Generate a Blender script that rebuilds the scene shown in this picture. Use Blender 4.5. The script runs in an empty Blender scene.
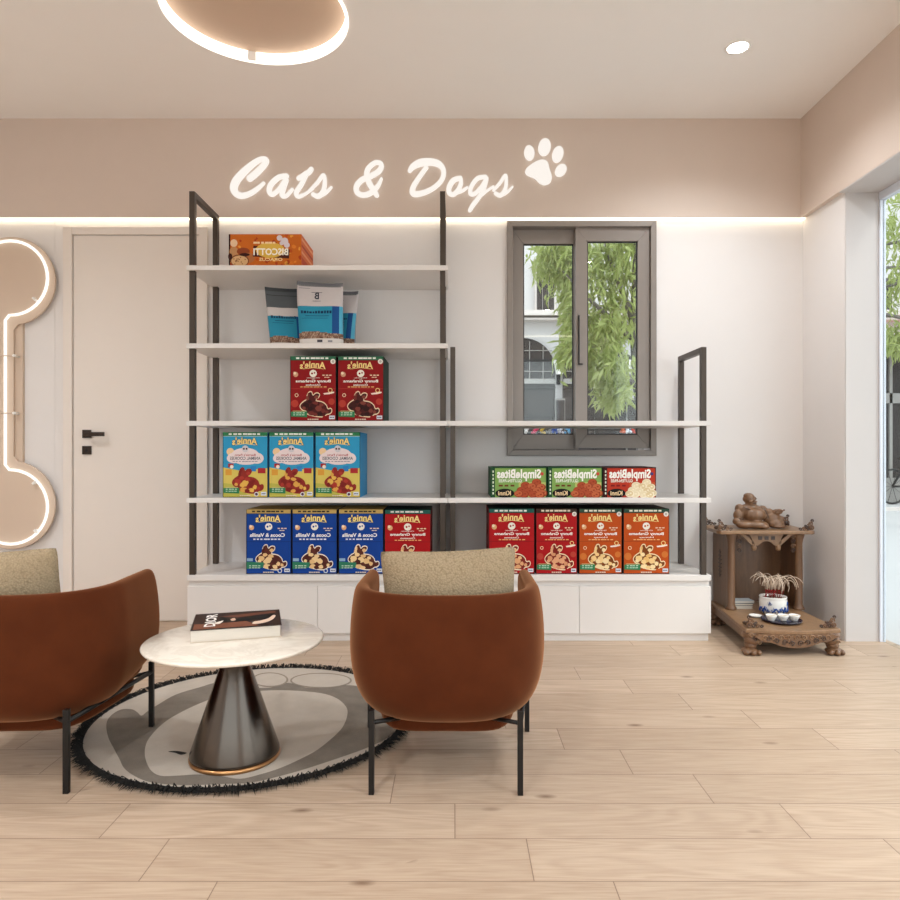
import bpy, bmesh, math, random
from mathutils import Vector, Matrix, Euler
from math import sin, cos, pi, radians, sqrt, atan2, floor as ffloor
R = random.Random(7)
SC = bpy.context.scene
COL = SC.collection
EYE = 1.02
F = 700.0
VX, VY = 454.0, 451.0
def X(px, Y): return (px - VX) * Y / F
def Z(py, Y): return EYE - (py - VY) * Y / F
def FL(px, py):                       # a point on the floor
    Y = EYE * F / (py - VY)
    return ((px - VX) * Y / F, Y)

# ------------------------------------------------------------------ materials
def s2l(c):
    return tuple(((v / 12.92) if v <= 0.04045 else ((v + 0.055) / 1.055) ** 2.4) for v in c)
def hexc(h):
    h = h.lstrip('#')
    return s2l(tuple(int(h[i:i + 2], 16) / 255 for i in (0, 2, 4)))
class NT:
    def __init__(s, name):
        s.m = bpy.data.materials.new(name); s.m.use_nodes = True
        s.t = s.m.node_tree; s.n = s.t.nodes; s.l = s.t.links
        s.b = s.n.get('Principled BSDF'); s.out = s.n.get('Material Output')
    def new(s, typ, **kw):
        n = s.n.new(typ)
        for k, v in kw.items(): setattr(n, k, v)
        return n
    def link(s, a, b): s.l.new(a, b)
    def set(s, sock, v):
        if hasattr(v, 'is_linked'): s.l.new(v, sock)
        else: sock.default_value = v
    def m_(s, op, a, b=0.0, c=0.0):
        n = s.new('ShaderNodeMath', operation=op)
        for i, v in enumerate((a, b, c)):
            if i < len(n.inputs): s.set(n.inputs[i], v)
        return n.outputs[0]
    def mix(s, f, a, b, blend='MIX'):
        n = s.new('ShaderNodeMix', data_type='RGBA', blend_type=blend)
        s.set(n.inputs[0], f)
        for i, v in ((6, a), (7, b)):
            if isinstance(v, tuple) and len(v) == 3: v = v + (1,)
            s.set(n.inputs[i], v)
        return n.outputs[2]
    def coord(s, kind='Object', scale=(1, 1, 1)):
        c = s.new('ShaderNodeTexCoord'); mp = s.new('ShaderNodeMapping')
        mp.inputs['Scale'].default_value = scale
        s.link(c.outputs[kind], mp.inputs['Vector']); return mp.outputs['Vector']
    def noise(s, vec, scale, detail=3, rough=.5, dist=0):
        n = s.new('ShaderNodeTexNoise'); n.inputs['Scale'].default_value = scale
        n.inputs['Detail'].default_value = detail; n.inputs['Roughness'].default_value = rough
        n.inputs['Distortion'].default_value = dist
        s.link(vec, n.inputs['Vector']); return n.outputs['Fac']
    def bump(s, h, strength=.2, dist=.01):
        b = s.new('ShaderNodeBump'); b.inputs['Strength'].default_value = strength
        b.inputs['Distance'].default_value = dist
        s.link(h, b.inputs['Height']); s.link(b.outputs[0], s.b.inputs['Normal'])
_mc = {}
def paint(name, col, rough=.5, metal=0., var=.04, scale=40., bump=0., sheen=0., spec=None, scl=(1, 1, 1), coat=0.):
    """plain surface: colour with a little noise in tone and roughness"""
    if name in _mc: return _mc[name]
    t = NT(name); c = hexc(col) if isinstance(col, str) else col
    v = t.coord('Object', scl); n = t.noise(v, scale)
    dark = tuple(max(0, x * (1 - var)) for x in c); lite = tuple(min(1, x * (1 + var)) for x in c)
    t.link(t.mix(n, dark, lite), t.b.inputs['Base Color'])
    t.b.inputs['Roughness'].default_value = rough; t.b.inputs['Metallic'].default_value = metal
    if spec is not None: t.b.inputs['Specular IOR Level'].default_value = spec
    if sheen: t.b.inputs['Sheen Weight'].default_value = sheen; t.b.inputs['Sheen Roughness'].default_value = .4
    if coat: t.b.inputs['Coat Weight'].default_value = coat; t.b.inputs['Coat Roughness'].default_value = .05
    if bump: t.bump(n, bump, .004)
    _mc[name] = t.m; return t.m
def ink(col):
    return paint('ink_' + col.lstrip('#'), col, .6, var=.03, scale=60, spec=.2)
def emis(name, col, strength):
    if name in _mc: return _mc[name]
    t = NT(name); c = hexc(col)
    t.b.inputs['Base Color'].default_value = (.02, .02, .02, 1); t.b.inputs['Emission Color'].default_value = (*c, 1)
    t.b.inputs['Emission Strength'].default_value = strength
    _mc[name] = t.m; return t.m

def mat_floor():
    t = NT('oak_planks')
    co = t.new('ShaderNodeTexCoord'); sp = t.new('ShaderNodeSeparateXYZ'); t.link(co.outputs['Object'], sp.inputs[0])
    x, y = sp.outputs[0], sp.outputs[1]
    ry = t.m_('DIVIDE', t.m_('SUBTRACT', y, 1.659), .183)
    row = t.m_('FLOOR', ry); fy = t.m_('MULTIPLY', t.m_('SUBTRACT', ry, row), .183)
    u = t.m_('DIVIDE', t.m_('ADD', t.m_('SUBTRACT', x, .19), t.m_('MULTIPLY', row, .1875)), .938)
    pid = t.m_('FLOOR', u); fx = t.m_('MULTIPLY', t.m_('SUBTRACT', u, pid), .938)
    ey = t.m_('MINIMUM', fy, t.m_('SUBTRACT', .183, fy)); ex = t.m_('MINIMUM', fx, t.m_('SUBTRACT', .938, fx))
    e = t.m_('MINIMUM', ey, ex)
    gap = t.m_('LESS_THAN', e, .0013)
    cb = t.new('ShaderNodeCombineXYZ'); t.link(pid, cb.inputs[0]); t.link(row, cb.inputs[1])
    wn = t.new('ShaderNodeTexWhiteNoise', noise_dimensions='3D'); t.link(cb.outputs[0], wn.inputs['Vector'])
    g = t.new('ShaderNodeCombineXYZ')
    t.link(t.m_('ADD', t.m_('MULTIPLY', x, 1.6), t.m_('MULTIPLY', wn.outputs['Value'], 37.)), g.inputs[0])
    t.link(t.m_('ADD', t.m_('MULTIPLY', y, 13.), t.m_('MULTIPLY', row, 5.3)), g.inputs[1])
    n1 = t.noise(g.outputs[0], 1.3, 5, .6, 1.2)
    # contour grain: rings of a low noise
    rings = t.m_('SINE', t.m_('MULTIPLY', t.noise(g.outputs[0], .55, 2, .5, .6), 70.))
    rings = t.m_('MULTIPLY', t.m_('ADD', rings, 1.), .5)
    g2 = t.new('ShaderNodeCombineXYZ')
    t.link(t.m_('ADD', t.m_('MULTIPLY', x, 6.), t.m_('MULTIPLY', wn.outputs['Value'], 11.)), g2.inputs[0]); t.link(t.m_('MULTIPLY', y, 120.), g2.inputs[1])
    fine = t.noise(g2.outputs[0], 1.2, 3, .6)
    # knots
    kv = t.new('ShaderNodeCombineXYZ'); t.link(t.m_('MULTIPLY', x, 2.1), kv.inputs[0]); t.link(t.m_('MULTIPLY', y, 5.), kv.inputs[1])
    vo = t.new('ShaderNodeTexVoronoi'); vo.inputs['Scale'].default_value = 1.5; t.link(kv.outputs[0], vo.inputs['Vector'])
    kd = t.new('ShaderNodeMapRange', clamp=True); t.link(vo.outputs['Distance'], kd.inputs[0])
    kd.inputs[1].default_value = .02; kd.inputs[2].default_value = .12; kd.inputs[3].default_value = 1.; kd.inputs[4].default_value = 0.
    kn = t.m_('MULTIPLY', kd.outputs[0], t.m_('MULTIPLY', t.m_('ADD', n1, .1), t.m_('GREATER_THAN', t.noise(kv.outputs[0], .9, 0), .46)))
    c = t.mix(wn.outputs['Value'], hexc('a78f77'), hexc('c9b199'))
    c = t.mix(t.m_('MULTIPLY', n1, .75), c, hexc('8f7056'))
    c = t.mix(t.m_('MULTIPLY', rings, .55), c, hexc('94775e'))
    c = t.mix(t.m_('MULTIPLY', fine, .5), c, hexc('e4cfb8'))
    c = t.mix(t.m_('MULTIPLY', kn, 1.4), c, hexc('6a4e3a'))
    c = t.mix(t.m_('MULTIPLY', gap, .75), c, hexc('6b5241'))
    t.link(c, t.b.inputs['Base Color'])
    t.link(t.m_('ADD', .34, t.m_('MULTIPLY', n1, .16)), t.b.inputs['Roughness'])
    t.b.inputs['Specular IOR Level'].default_value = .35
    t.bump(t.m_('SUBTRACT', t.m_('MULTIPLY', n1, .2), gap), .15, .002)
    return t.m
def mat_wood(name, c1, c2, scale=1., rough=.32):
    t = NT(name); v = t.coord('Object', (14 * scale, 14 * scale, 2.2 * scale)); n = t.noise(v, 2., 5, .6, 1.)
    n2 = t.noise(t.coord('Object'), 60, 2)
    c = t.mix(n, hexc(c1), hexc(c2)); c = t.mix(t.m_('MULTIPLY', n2, .3), c, hexc(c1))
    t.link(c, t.b.inputs['Base Color']); t.b.inputs['Roughness'].default_value = rough; t.bump(n, .15, .003); return t.m
def mat_velvet():
    t = NT('rust_velvet'); v = t.coord('Object'); n = t.noise(v, 7., 4, .6); n2 = t.noise(v, 260., 2)
    c = t.mix(n, hexc('441f10'), hexc('5e301a'))
    t.link(c, t.b.inputs['Base Color']); t.b.inputs['Roughness'].default_value = .9; t.b.inputs['Specular IOR Level'].default_value = .04
    t.b.inputs['Sheen Weight'].default_value = .9; t.b.inputs['Sheen Roughness'].default_value = .35
    t.b.inputs['Sheen Tint'].default_value = (*hexc('d09a70'), 1); t.bump(n2, .15, .001); return t.m
def mat_knit():
    t = NT('beige_knit'); v = t.coord('Object'); vo = t.new('ShaderNodeTexVoronoi'); vo.inputs['Scale'].default_value = 170.
    t.link(v, vo.inputs['Vector']); n = t.noise(v, 90., 3, .6)
    c = t.mix(vo.outputs['Distance'], hexc('b5a184'), hexc('7d6b52')); c = t.mix(t.m_('MULTIPLY', n, .6), c, hexc('a8967a'))
    t.link(c, t.b.inputs['Base Color']); t.b.inputs['Roughness'].default_value = .95; t.b.inputs['Specular IOR Level'].default_value = .1
    t.bump(t.m_('MULTIPLY', vo.outputs['Distance'], -1.), .6, .004); return t.m
def mat_marble():
    t = NT('white_marble'); v = t.coord('Object'); n = t.noise(v, 5., 6, .62, 1.6)
    r = t.new('ShaderNodeMapRange', clamp=True); t.link(t.m_('ABSOLUTE', t.m_('SUBTRACT', n, .5)), r.inputs[0])
    r.inputs[1].default_value = 0.; r.inputs[2].default_value = .07; r.inputs[3].default_value = 1.; r.inputs[4].default_value = 0.
    c = t.mix(t.m_('MULTIPLY', r.outputs[0], .35), hexc('efe6d8'), hexc('cdbfae'))
    t.link(c, t.b.inputs['Base Color']); t.b.inputs['Roughness'].default_value = .18; return t.m
def mat_brushed():
    t = NT('brushed_dark_steel'); v = t.coord('Object', (90, 90, 1.2)); n = t.noise(v, 1.5, 2)
    t.link(t.mix(n, hexc('5d554e'), hexc('645c55')), t.b.inputs['Base Color']); t.b.inputs['Metallic'].default_value = 1.
    t.link(t.m_('ADD', .22, t.m_('MULTIPLY', n, .03)), t.b.inputs['Roughness']); return t.m
def mat_glass(name='clear_pane', refl=.9, tint='f4f7f6'):
    t = NT(name); tr = t.new('ShaderNodeBsdfTransparent'); tr.inputs[0].default_value = (*hexc(tint), 1)
    gl = t.new('ShaderNodeBsdfGlossy'); gl.inputs['Roughness'].default_value = 0.
    fr = t.new('ShaderNodeLayerWeight'); fr.inputs['Blend'].default_value = .5
    sch = t.m_('ADD', .04, t.m_('MULTIPLY', t.m_('POWER', fr.outputs['Facing'], 5.), .9))
    n = t.noise(t.coord('Object'), 3., 1)
    mx = t.new('ShaderNodeMixShader'); t.link(t.m_('MULTIPLY', sch, t.m_('ADD', refl, t.m_('MULTIPLY', n, .1))), mx.inputs[0])
    t.link(tr.outputs[0], mx.inputs[1]); t.link(gl.outputs[0], mx.inputs[2]); t.link(mx.outputs[0], t.out.inputs['Surface']); return t.m
def mat_leaf():
    t = NT('fresh_leaves'); n = t.noise(t.coord('Object'), 4., 3)
    c = t.mix(n, hexc('7f8c40'), hexc('b3bd78')); t.link(c, t.b.inputs['Base Color']); t.b.inputs['Roughness'].default_value = .5
    tl = t.new('ShaderNodeBsdfTranslucent'); t.link(t.mix(n, hexc('99a64e'), hexc('c6d088')), tl.inputs[0])
    mx = t.new('ShaderNodeMixShader'); mx.inputs[0].default_value = .4
    t.link(t.b.outputs[0], mx.inputs[1]); t.link(tl.outputs[0], mx.inputs[2]); t.link(mx.outputs[0], t.out.inputs['Surface']); return t.m
def mat_felt(name, c1, c2, sc=300.):
    t = NT(name); v = t.coord('Object'); n = t.noise(v, sc, 3, .7); n2 = t.noise(v, 18., 3)
    t.link(t.mix(t.m_('MULTIPLY', t.m_('ADD', n, n2), .5), hexc(c1), hexc(c2)), t.b.inputs['Base Color'])
    t.b.inputs['Roughness'].default_value = 1.; t.b.inputs['Specular IOR Level'].default_value = .05; t.bump(n, .5, .003); return t.m

M = dict(
    wall=paint('wall_paint', 'e3dedb', .6, var=.012, scale=9, bump=.02),
    band=paint('taupe_paint', 'd6c5b8', .6, var=.02, scale=9, bump=.03),
    ceil=paint('ceiling_paint', 'f8f5f2', .7, var=.012, scale=6),
    recess=paint('recess_paint', 'cdb29c', .7, var=.02, scale=6),
    white=paint('white_lacquer', 'e3deda', .42, var=.012, scale=12),
    door=paint('door_lacquer', 'e6dcd3', .45, var=.012, scale=12),
    jamb=paint('jamb_paint', 'ccc6c3', .5, var=.01, scale=8),
    steel=paint('bronze_black_steel', '4a4038', .38, .5, var=.06, scale=30),
    black=paint('black_metal', '1b1816', .4, .4, var=.08, scale=40),
    bronze=paint('dark_bronze', '3d332d', .32, .8, var=.08, scale=40),
    alu=paint('taupe_aluminium', '8c837c', .42, .25, var=.03, scale=25),
    frame=paint('pale_blue_frame', 'dfe4ee', .35, var=.01, scale=10),
    tan=paint('tan_acrylic', 'd2bca8', .22, var=.02, scale=6),
    brass=paint('copper_ring', 'b98a5c', .28, .9, var=.05, scale=30),
    paper=paint('page_edges', 'd6cec2', .8, var=.1, scale=30, scl=(1, 1, 40)),
    porcelain=paint('white_porcelain', 'eeeae4', .15, var=.02, scale=20),
    blue=paint('cobalt_glaze', '2e4f93', .15, var=.2, scale=30),
    tray=paint('dark_lacquer', '2b2430', .25, var=.08, scale=20),
    pave=paint('street_paving', 'b5b3b0', .8, var=.06, scale=1.2, bump=.05),
    facade=paint('facade_render', 'c2bfbc', .8, var=.03, scale=2., bump=.05),
    facadegrey=paint('facade_trim', 'cfc6bf', .8, var=.04, scale=3.),
    awning=paint('awning_rose', 'c98d7c', .8, var=.06, scale=5.),
    darkglass=paint('shop_glass', '3a3634', .6, var=.3, scale=1.3, spec=.08),
    shopframe=paint('shop_frame', '8f8c86', .5, var=.05, scale=6.),
    bark=paint('grey_bark', '77706a', .9, var=.25, scale=14., bump=.6),
    floor=mat_floor(), velvet=mat_velvet(), knit=mat_knit(), marble=mat_marble(), brushed=mat_brushed(),
    glass=mat_glass('window_pane', 1.1), shopglass=mat_glass('shopfront_pane', .5), leaf=mat_leaf(),
    wood=mat_wood('carved_walnut', '50372a', '96704f'), woodlight=mat_wood('walnut_edge', '6e5039', 'ac8763'),
    wooddark=mat_wood('walnut_dark', '33221a', '543c2f'),
    rugwhite=mat_felt('cream_wool', 'b0a598', 'd0c5b8'), ruggrey=mat_felt('grey_wool', '645d54', '9a8f83'),
    rugline=mat_felt('grey_outline_wool', '857a6d', 'a3978a'), fringe=paint('black_wool', '17130f', .9, var=.2, scale=60),
    led=emis('led_white', 'fff8ee', 1.05), ledring=emis('led_ring', 'fff6e8', 2.0), sign=emis('sign_white', 'fff7ee', .71),
    strip=emis('led_strip', 'fff0d4', 3.2), spot=emis('spot_lens', 'fff8ee', 30.),
)

# ------------------------------------------------------------------ mesh helpers
class MB:
    def __init__(s): s.bm = bmesh.new(); s.mats = []
    def mi(s, m):
        if m not in s.mats: s.mats.append(m)
        return s.mats.index(m)
    def box(s, x0, x1, y0, y1, z0, z1, m, mtx=None, smooth=False):
        v = [s.bm.verts.new((x, y, z)) for z in (z0, z1) for y in (y0, y1) for x in (x0, x1)]
        if mtx is not None:
            for q in v: q.co = mtx @ q.co
        k = s.mi(m); out = []
        for idx in ((0, 2, 3, 1), (4, 5, 7, 6), (0, 1, 5, 4), (1, 3, 7, 5), (3, 2, 6, 7), (2, 0, 4, 6)):
            f = s.bm.faces.new([v[i] for i in idx]); f.material_index = k; out.append(f)
        return out           # bottom, top, front(-y), right(+x), back, left
    def poly(s, pts, m):
        v = [s.bm.verts.new(p) for p in pts]
        f = s.bm.faces.new(v); f.material_index = s.mi(m); return f
    def prism(s, pts2, a0, a1, m, axis='y'):
        """2-D outline (u, w) extruded along an axis"""
        def P(u, w, a):
            return {'y': (u, a, w), 'z': (u, w, a), 'x': (a, u, w)}[axis]
        k = s.mi(m); A = [s.bm.verts.new(P(u, w, a0)) for u, w in pts2]; B = [s.bm.verts.new(P(u, w, a1)) for u, w in pts2]
        n = len(A)
        fs = [s.bm.faces.new(A), s.bm.faces.new(B[::-1])]
        for i in range(n): fs.append(s.bm.faces.new((A[i], B[i], B[(i + 1) % n], A[(i + 1) % n])))
        for f in fs: f.material_index = k
        return fs
    def lathe(s, prof, m, seg=48, c=(0, 0, 0), smooth=True):
        k = s.mi(m); rings = []
        for r, z in prof:
            if r < 1e-6: rings.append([s.bm.verts.new((c[0], c[1], c[2] + z))])
            else: rings.append([s.bm.verts.new((c[0] + r * cos(2 * pi * i / seg), c[1] + r * sin(2 * pi * i / seg), c[2] + z)) for i in range(seg)])
        for a, b in zip(rings, rings[1:]):
            for i in range(seg):
                j = (i + 1) % seg
                if len(a) == 1 and len(b) == 1: continue
                if len(a) == 1: q = (a[0], b[j], b[i])
                elif len(b) == 1: q = (a[i], a[j], b[0])
                else: q = (a[i], a[j], b[j], b[i])
                f = s.bm.faces.new(q); f.material_index = k; f.smooth = smooth
    def tube(s, pts, r, m, seg=8, caps=True):
        k = s.mi(m); pts = [Vector(p) for p in pts]; rr = r if isinstance(r, (list, tuple)) else [r] * len(pts)
        rings = []; n = None
        for i, p in enumerate(pts):
            t = (pts[min(i + 1, len(pts) - 1)] - pts[max(i - 1, 0)]).normalized()
            if n is None:
                n = t.orthogonal().normalized()
            n = (n - t * n.dot(t)); n = n.normalized() if n.length > 1e-6 else t.orthogonal().normalized()
            b = t.cross(n)
            rings.append([s.bm.verts.new(p + (n * cos(2 * pi * j / seg) + b * sin(2 * pi * j / seg)) * rr[i]) for j in range(seg)])
        for a, b in zip(rings, rings[1:]):
            for j in range(seg):
                f = s.bm.faces.new((a[j], a[(j + 1) % seg], b[(j + 1) % seg], b[j])); f.material_index = k; f.smooth = True
        if caps:
            f = s.bm.faces.new(rings[0][::-1]); f.material_index = k
            f = s.bm.faces.new(rings[-1]); f.material_index = k
        return rings
    def ball(s, c, r, m, seg=14, rot=None):
        k = s.mi(m); r = r if isinstance(r, (tuple, list)) else (r, r, r)
        g = bmesh.ops.create_uvsphere(s.bm, u_segments=seg, v_segments=max(6, seg * 2 // 3), radius=1.)
        mt = Matrix.Translation(c) @ (Euler(rot).to_matrix().to_4x4() if rot else Matrix()) @ Matrix.Diagonal((*r, 1))
        for v in g['verts']:
            v.co = mt @ v.co
            for f in v.link_faces: f.material_index = k; f.smooth = True
    def build(s, name, parent=None, loc=(0, 0, 0), bevel=0., kind=None, recalc=True, seg=2):
        if recalc: bmesh.ops.recalc_face_normals(s.bm, faces=s.bm.faces[:])
        me = bpy.data.meshes.new(name); s.bm.to_mesh(me); s.bm.free()
        for m in s.mats: me.materials.append(m)
        o = bpy.data.objects.new(name, me); COL.objects.link(o); o.location = loc
        if parent is not None: o.parent = parent
        if bevel:
            b = o.modifiers.new('soft_edge', 'BEVEL'); b.width = bevel; b.segments = seg; b.limit_method = 'ANGLE'; b.angle_limit = radians(40)
        if kind: o['kind'] = kind
        return o
def thing(name, label, cat, loc=(0, 0, 0), rz=0., group=None, kind=None):
    o = bpy.data.objects.new(name, None); COL.objects.link(o); o.location = loc; o.rotation_euler = (0, 0, rz)
    o.empty_display_size = .1
    return tag(o, label, cat, group, kind)
def tag(o, label, cat, group=None, kind=None):
    o['label'] = label; o['category'] = cat
    if group: o['group'] = group
    if kind: o['kind'] = kind
    return o
def copy_thing(root, loc, rz=None, label=None, group=None):
    r = root.copy(); COL.objects.link(r); r.location = loc
    if rz is not None: r.rotation_euler = (0, 0, rz)
    if label: r['label'] = label
    if group: r['group'] = group
    for ch in list(root.children):
        c = ch.copy(); COL.objects.link(c); c.parent = r
        for g in list(ch.children):
            d = g.copy(); COL.objects.link(d); d.parent = c
    return r
def smooth_all(o):
    for p in o.data.polygons: p.use_smooth = True
    return o
def catmull(pts, n=8):
    """pts: tuples of any length, open spline"""
    P = [pts[0]] + list(pts) + [pts[-1]]; out = []
    for i in range(1, len(P) - 2):
        a, b, c, d = P[i - 1], P[i], P[i + 1], P[i + 2]
        for k in range(n):
            t = k / n
            out.append(tuple(.5 * (2 * q + (r - p) * t + (2 * p - 5 * q + 4 * r - w) * t * t + (3 * q - p - 3 * r + w) * t ** 3) for p, q, r, w in zip(a, b, c, d)))
    out.append(tuple(pts[-1])); return out
def closed(pts, n=6):
    m = len(pts); out = []
    for i in range(m):
        a, b, c, d = pts[i - 1], pts[i], pts[(i + 1) % m], pts[(i + 2) % m]
        for k in range(n):
            t = k / n
            out.append(tuple(.5 * (2 * q + (r - p) * t + (2 * p - 5 * q + 4 * r - w) * t * t + (3 * q - p - 3 * r + w) * t ** 3) for p, q, r, w in zip(a, b, c, d)))
    return out
_tc = {}
def text_polys(s, bold=.02):
    """outlines of a word in the built-in font, width normalised to 1 (list of 2-D polygons), and its height / width"""
    if (s, bold) in _tc: return _tc[(s, bold)]
    cu = bpy.data.curves.new('word', 'FONT'); cu.body = s; cu.offset = bold; cu.resolution_u = 2; cu.fill_mode = 'BOTH'
    ob = bpy.data.objects.new('word', cu); COL.objects.link(ob)
    dg = bpy.context.evaluated_depsgraph_get(); me = bpy.data.meshes.new_from_object(ob.evaluated_get(dg))
    vs = [v.co.copy() for v in me.vertices]; fs = [[i for i in p.vertices] for p in me.polygons]
    x0, x1 = min(v.x for v in vs), max(v.x for v in vs); y0, y1 = min(v.y for v in vs), max(v.y for v in vs); w = x1 - x0
    polys = [[((vs[i].x - x0) / w, (vs[i].y - y0) / w) for i in f] for f in fs]
    bpy.data.objects.remove(ob); bpy.data.curves.remove(cu); bpy.data.meshes.remove(me)
    _tc[(s, bold)] = (polys, (y1 - y0) / w); return _tc[(s, bold)]

# ------------------------------------------------------------------ room shell
YW = 4.2; XR = 2.095; XL = -3.75; YB = -2.6; CZ = 3.0; BZ = 2.41; YJ = 3.755
b = MB(); b.box(XL, 2.34, YB, YW + .1, -.12, 0, M['floor']); o = b.build('floor', kind='structure')
# window hole
wx0, wx1 = X(507.5, YW), X(655, YW); wz0, wz1 = Z(455.2, YW), Z(222.3, YW)
b = MB()
seam = X(55, YW)
b.box(XL - .15, seam, YW - .002, YW + .2, -.1, CZ + .1, M['wall']); b.box(seam, wx0, YW, YW + .2, -.1, CZ + .1, M['wall']); b.box(wx1, XR + .3, YW, YW + .2, -.1, CZ + .1, M['wall'])
b.box(wx0, wx1, YW, YW + .2, -.1, wz0, M['wall']); b.box(wx0, wx1, YW, YW + .2, wz1, CZ + .1, M['wall'])
b.build('wall_back', kind='structure')
b = MB(); b.box(XL, XR, YW - .03, YW, BZ, CZ, M['band']); b.build('trim_1', kind='structure')
b = MB(); b.box(XR, XR + .22, YJ, YW, -.1, BZ, M['wall']); b.box(XR - .03, XR + .22, YB, YW - .03, BZ, CZ, M['band']); b.box(XR, XR + .22, YW - .03, YW, BZ, CZ, M['band'])
b.box(XR, XR + .22, YB, -1.6, -.1, BZ, M['wall']); b.build('wall_right', kind='structure')
b = MB(); b.box(XR + .004, XR + .215, YJ - .006, YJ, 0, BZ - .006, M['jamb']); b.box(XR - .028, XR + .215, -1.6, YJ, BZ - .006, BZ, M['jamb']); b.build('trim_2', kind='structure')
b = MB(); b.box(XL - .15, XL, YB, YW, -.1, CZ + .1, M['wall']); b.build('wall_left', kind='structure')
b = MB()                                                     # the wall behind the camera, with a wide window added for frontal daylight
b.box(XL - .15, -3.1, YB - .15, YB, -.1, CZ + .1, M['wall']); b.box(1.7, XR + .22, YB - .15, YB, -.1, CZ + .1, M['wall'])
b.box(-3.1, 1.7, YB - .15, YB, 2.5, CZ + .1, M['wall']); b.box(-3.1, 1.7, YB - .15, YB, -.1, .12, M['wall']); b.build('wall_front', kind='structure')
# ceiling with a round recess
RC = (-.897, 3.17); RR = .414; RH = .048
b = MB(); k = b.mi(M['ceil'])
cor = [(XL, YB), (XR, YB), (XR, YW), (XL, YW)]
angs = sorted(set([2 * pi * i / 96 for i in range(96)] + [atan2(y - RC[1], x - RC[0]) % (2 * pi) for x, y in cor]))
def edge_pt(a):
    dx, dy = cos(a), sin(a); ts = []
    if dx > 1e-9: ts.append((XR - RC[0]) / dx)
    if dx < -1e-9: ts.append((XL - RC[0]) / dx)
    if dy > 1e-9: ts.append((YW - RC[1]) / dy)
    if dy < -1e-9: ts.append((YB - RC[1]) / dy)
    t = min(ts); return (RC[0] + dx * t, RC[1] + dy * t)
inn = [b.bm.verts.new((RC[0] + RR * cos(a), RC[1] + RR * sin(a), CZ)) for a in angs]
out = [b.bm.verts.new((*edge_pt(a), CZ)) for a in angs]
for i in range(len(angs)):
    j = (i + 1) % len(angs); f = b.bm.faces.new((inn[i], out[i], out[j], inn[j])); f.material_index = k
b.box(XL - .15, XR + .22, YB - .15, YW + .2, CZ + .14, CZ + .24, M['ceil'])
b.build('ceiling', kind='structure', recalc=False)
t = thing('ring_light', 'large round glowing recess light in the ceiling', 'ceiling light', (RC[0], RC[1], CZ))
b = MB(); b.lathe([(RR, -.004), (RR, RH), (RR - .012, RH), (RR - .012, -.004), (RR, -.004)], M['ledring'], 96); b.build('diffuser', t)
b = MB(); b.lathe([(0, RH), (RR, RH), (RR, .1405), (0, .1405)], M['recess'], 96, smooth=False); b.build('recess_panel', t)
a = atan2(3.59 - RC[1], X(252, 3.6) - RC[0])
b = MB(); b.box(-.02, .02, -.002, .002, .0, RH - .001, M['ceil'], Matrix.Translation(((RR - .0135) * cos(a), (RR - .0135) * sin(a), 0)) @ Matrix.Rotation(a - pi / 2, 4, 'Z')); b.build('joint_clip', t)

def lamp(kind, name, loc, energy, col, **kw):
    d = bpy.data.lights.new(name, kind); d.energy = energy; d.color = col
    for k_, v in kw.items(): setattr(d, k_, v)
    o = bpy.data.objects.new(name, d); COL.objects.link(o); o.location = loc; return o
WARM = (.90, .95, 1.)
def downlight(x, y, label, k=1.):
    t = thing('downlight', label, 'downlight', (x, y, CZ), group='recessed ceiling spots')
    b = MB(); b.lathe([(.062, 0), (.062, -.004), (.05, -.006), (.047, .0), (.062, 0)], M['ceil'], 32); b.build('trim_ring', t)
    b = MB(); b.lathe([(0, -.002), (.047, -.002)], M['spot'], 32, smooth=False); b.build('lens', t)
    s = lamp('SPOT', 'spot_lamp', (x, y, CZ - .02), DOWN_W * k, WARM, spot_size=radians(140), spot_blend=1., shadow_soft_size=.05)
    return t
DOWN_W = 118
downlight(X(738, 3.43), 3.43, 'small bright recessed spot in the ceiling above the window', .5)
for (x, y, l, k) in ((-2.55, 2.5, 'added unseen fill spot in the ceiling left of the ring light', .7), (1.39, 1.1, 'added unseen fill spot in the ceiling above the shopfront side', .6),
                  (-.9, .5, 'added unseen fill spot in the ceiling in front of the ring light', .5), (-2.9, .9, 'added unseen fill spot in the ceiling above the left armchair', 1.),
                  (1.3, -1.3, 'added unseen fill spot in the ceiling near the front right corner', 2.1), (-1.4, -1.3, 'added unseen fill spot in the ceiling near the front wall', 2.1)):
    downlight(x, y, l, k)  # unseen spots, added to brighten the room from out of view
# cove strip below the taupe band, and the same cove on the wall opposite
def strip(name, y0, y1, lab):
    b = MB(); b.box(XL + .01, XR - .002, y0, y1, BZ - .006, BZ - .0005, M['strip']); tag(b.build(name), lab, 'led strip')
b = MB(); b.box(XL + .01, XR - .04, YB - .002, YB + .012, 2.83, 2.86, M['strip']); tag(b.build('led_strip'), 'thin glowing light strip high on the wall behind the viewer', 'led strip')
strip('led_strip', YW - .028, YW - .003, 'thin glowing light strip under the taupe band of the back wall')

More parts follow.
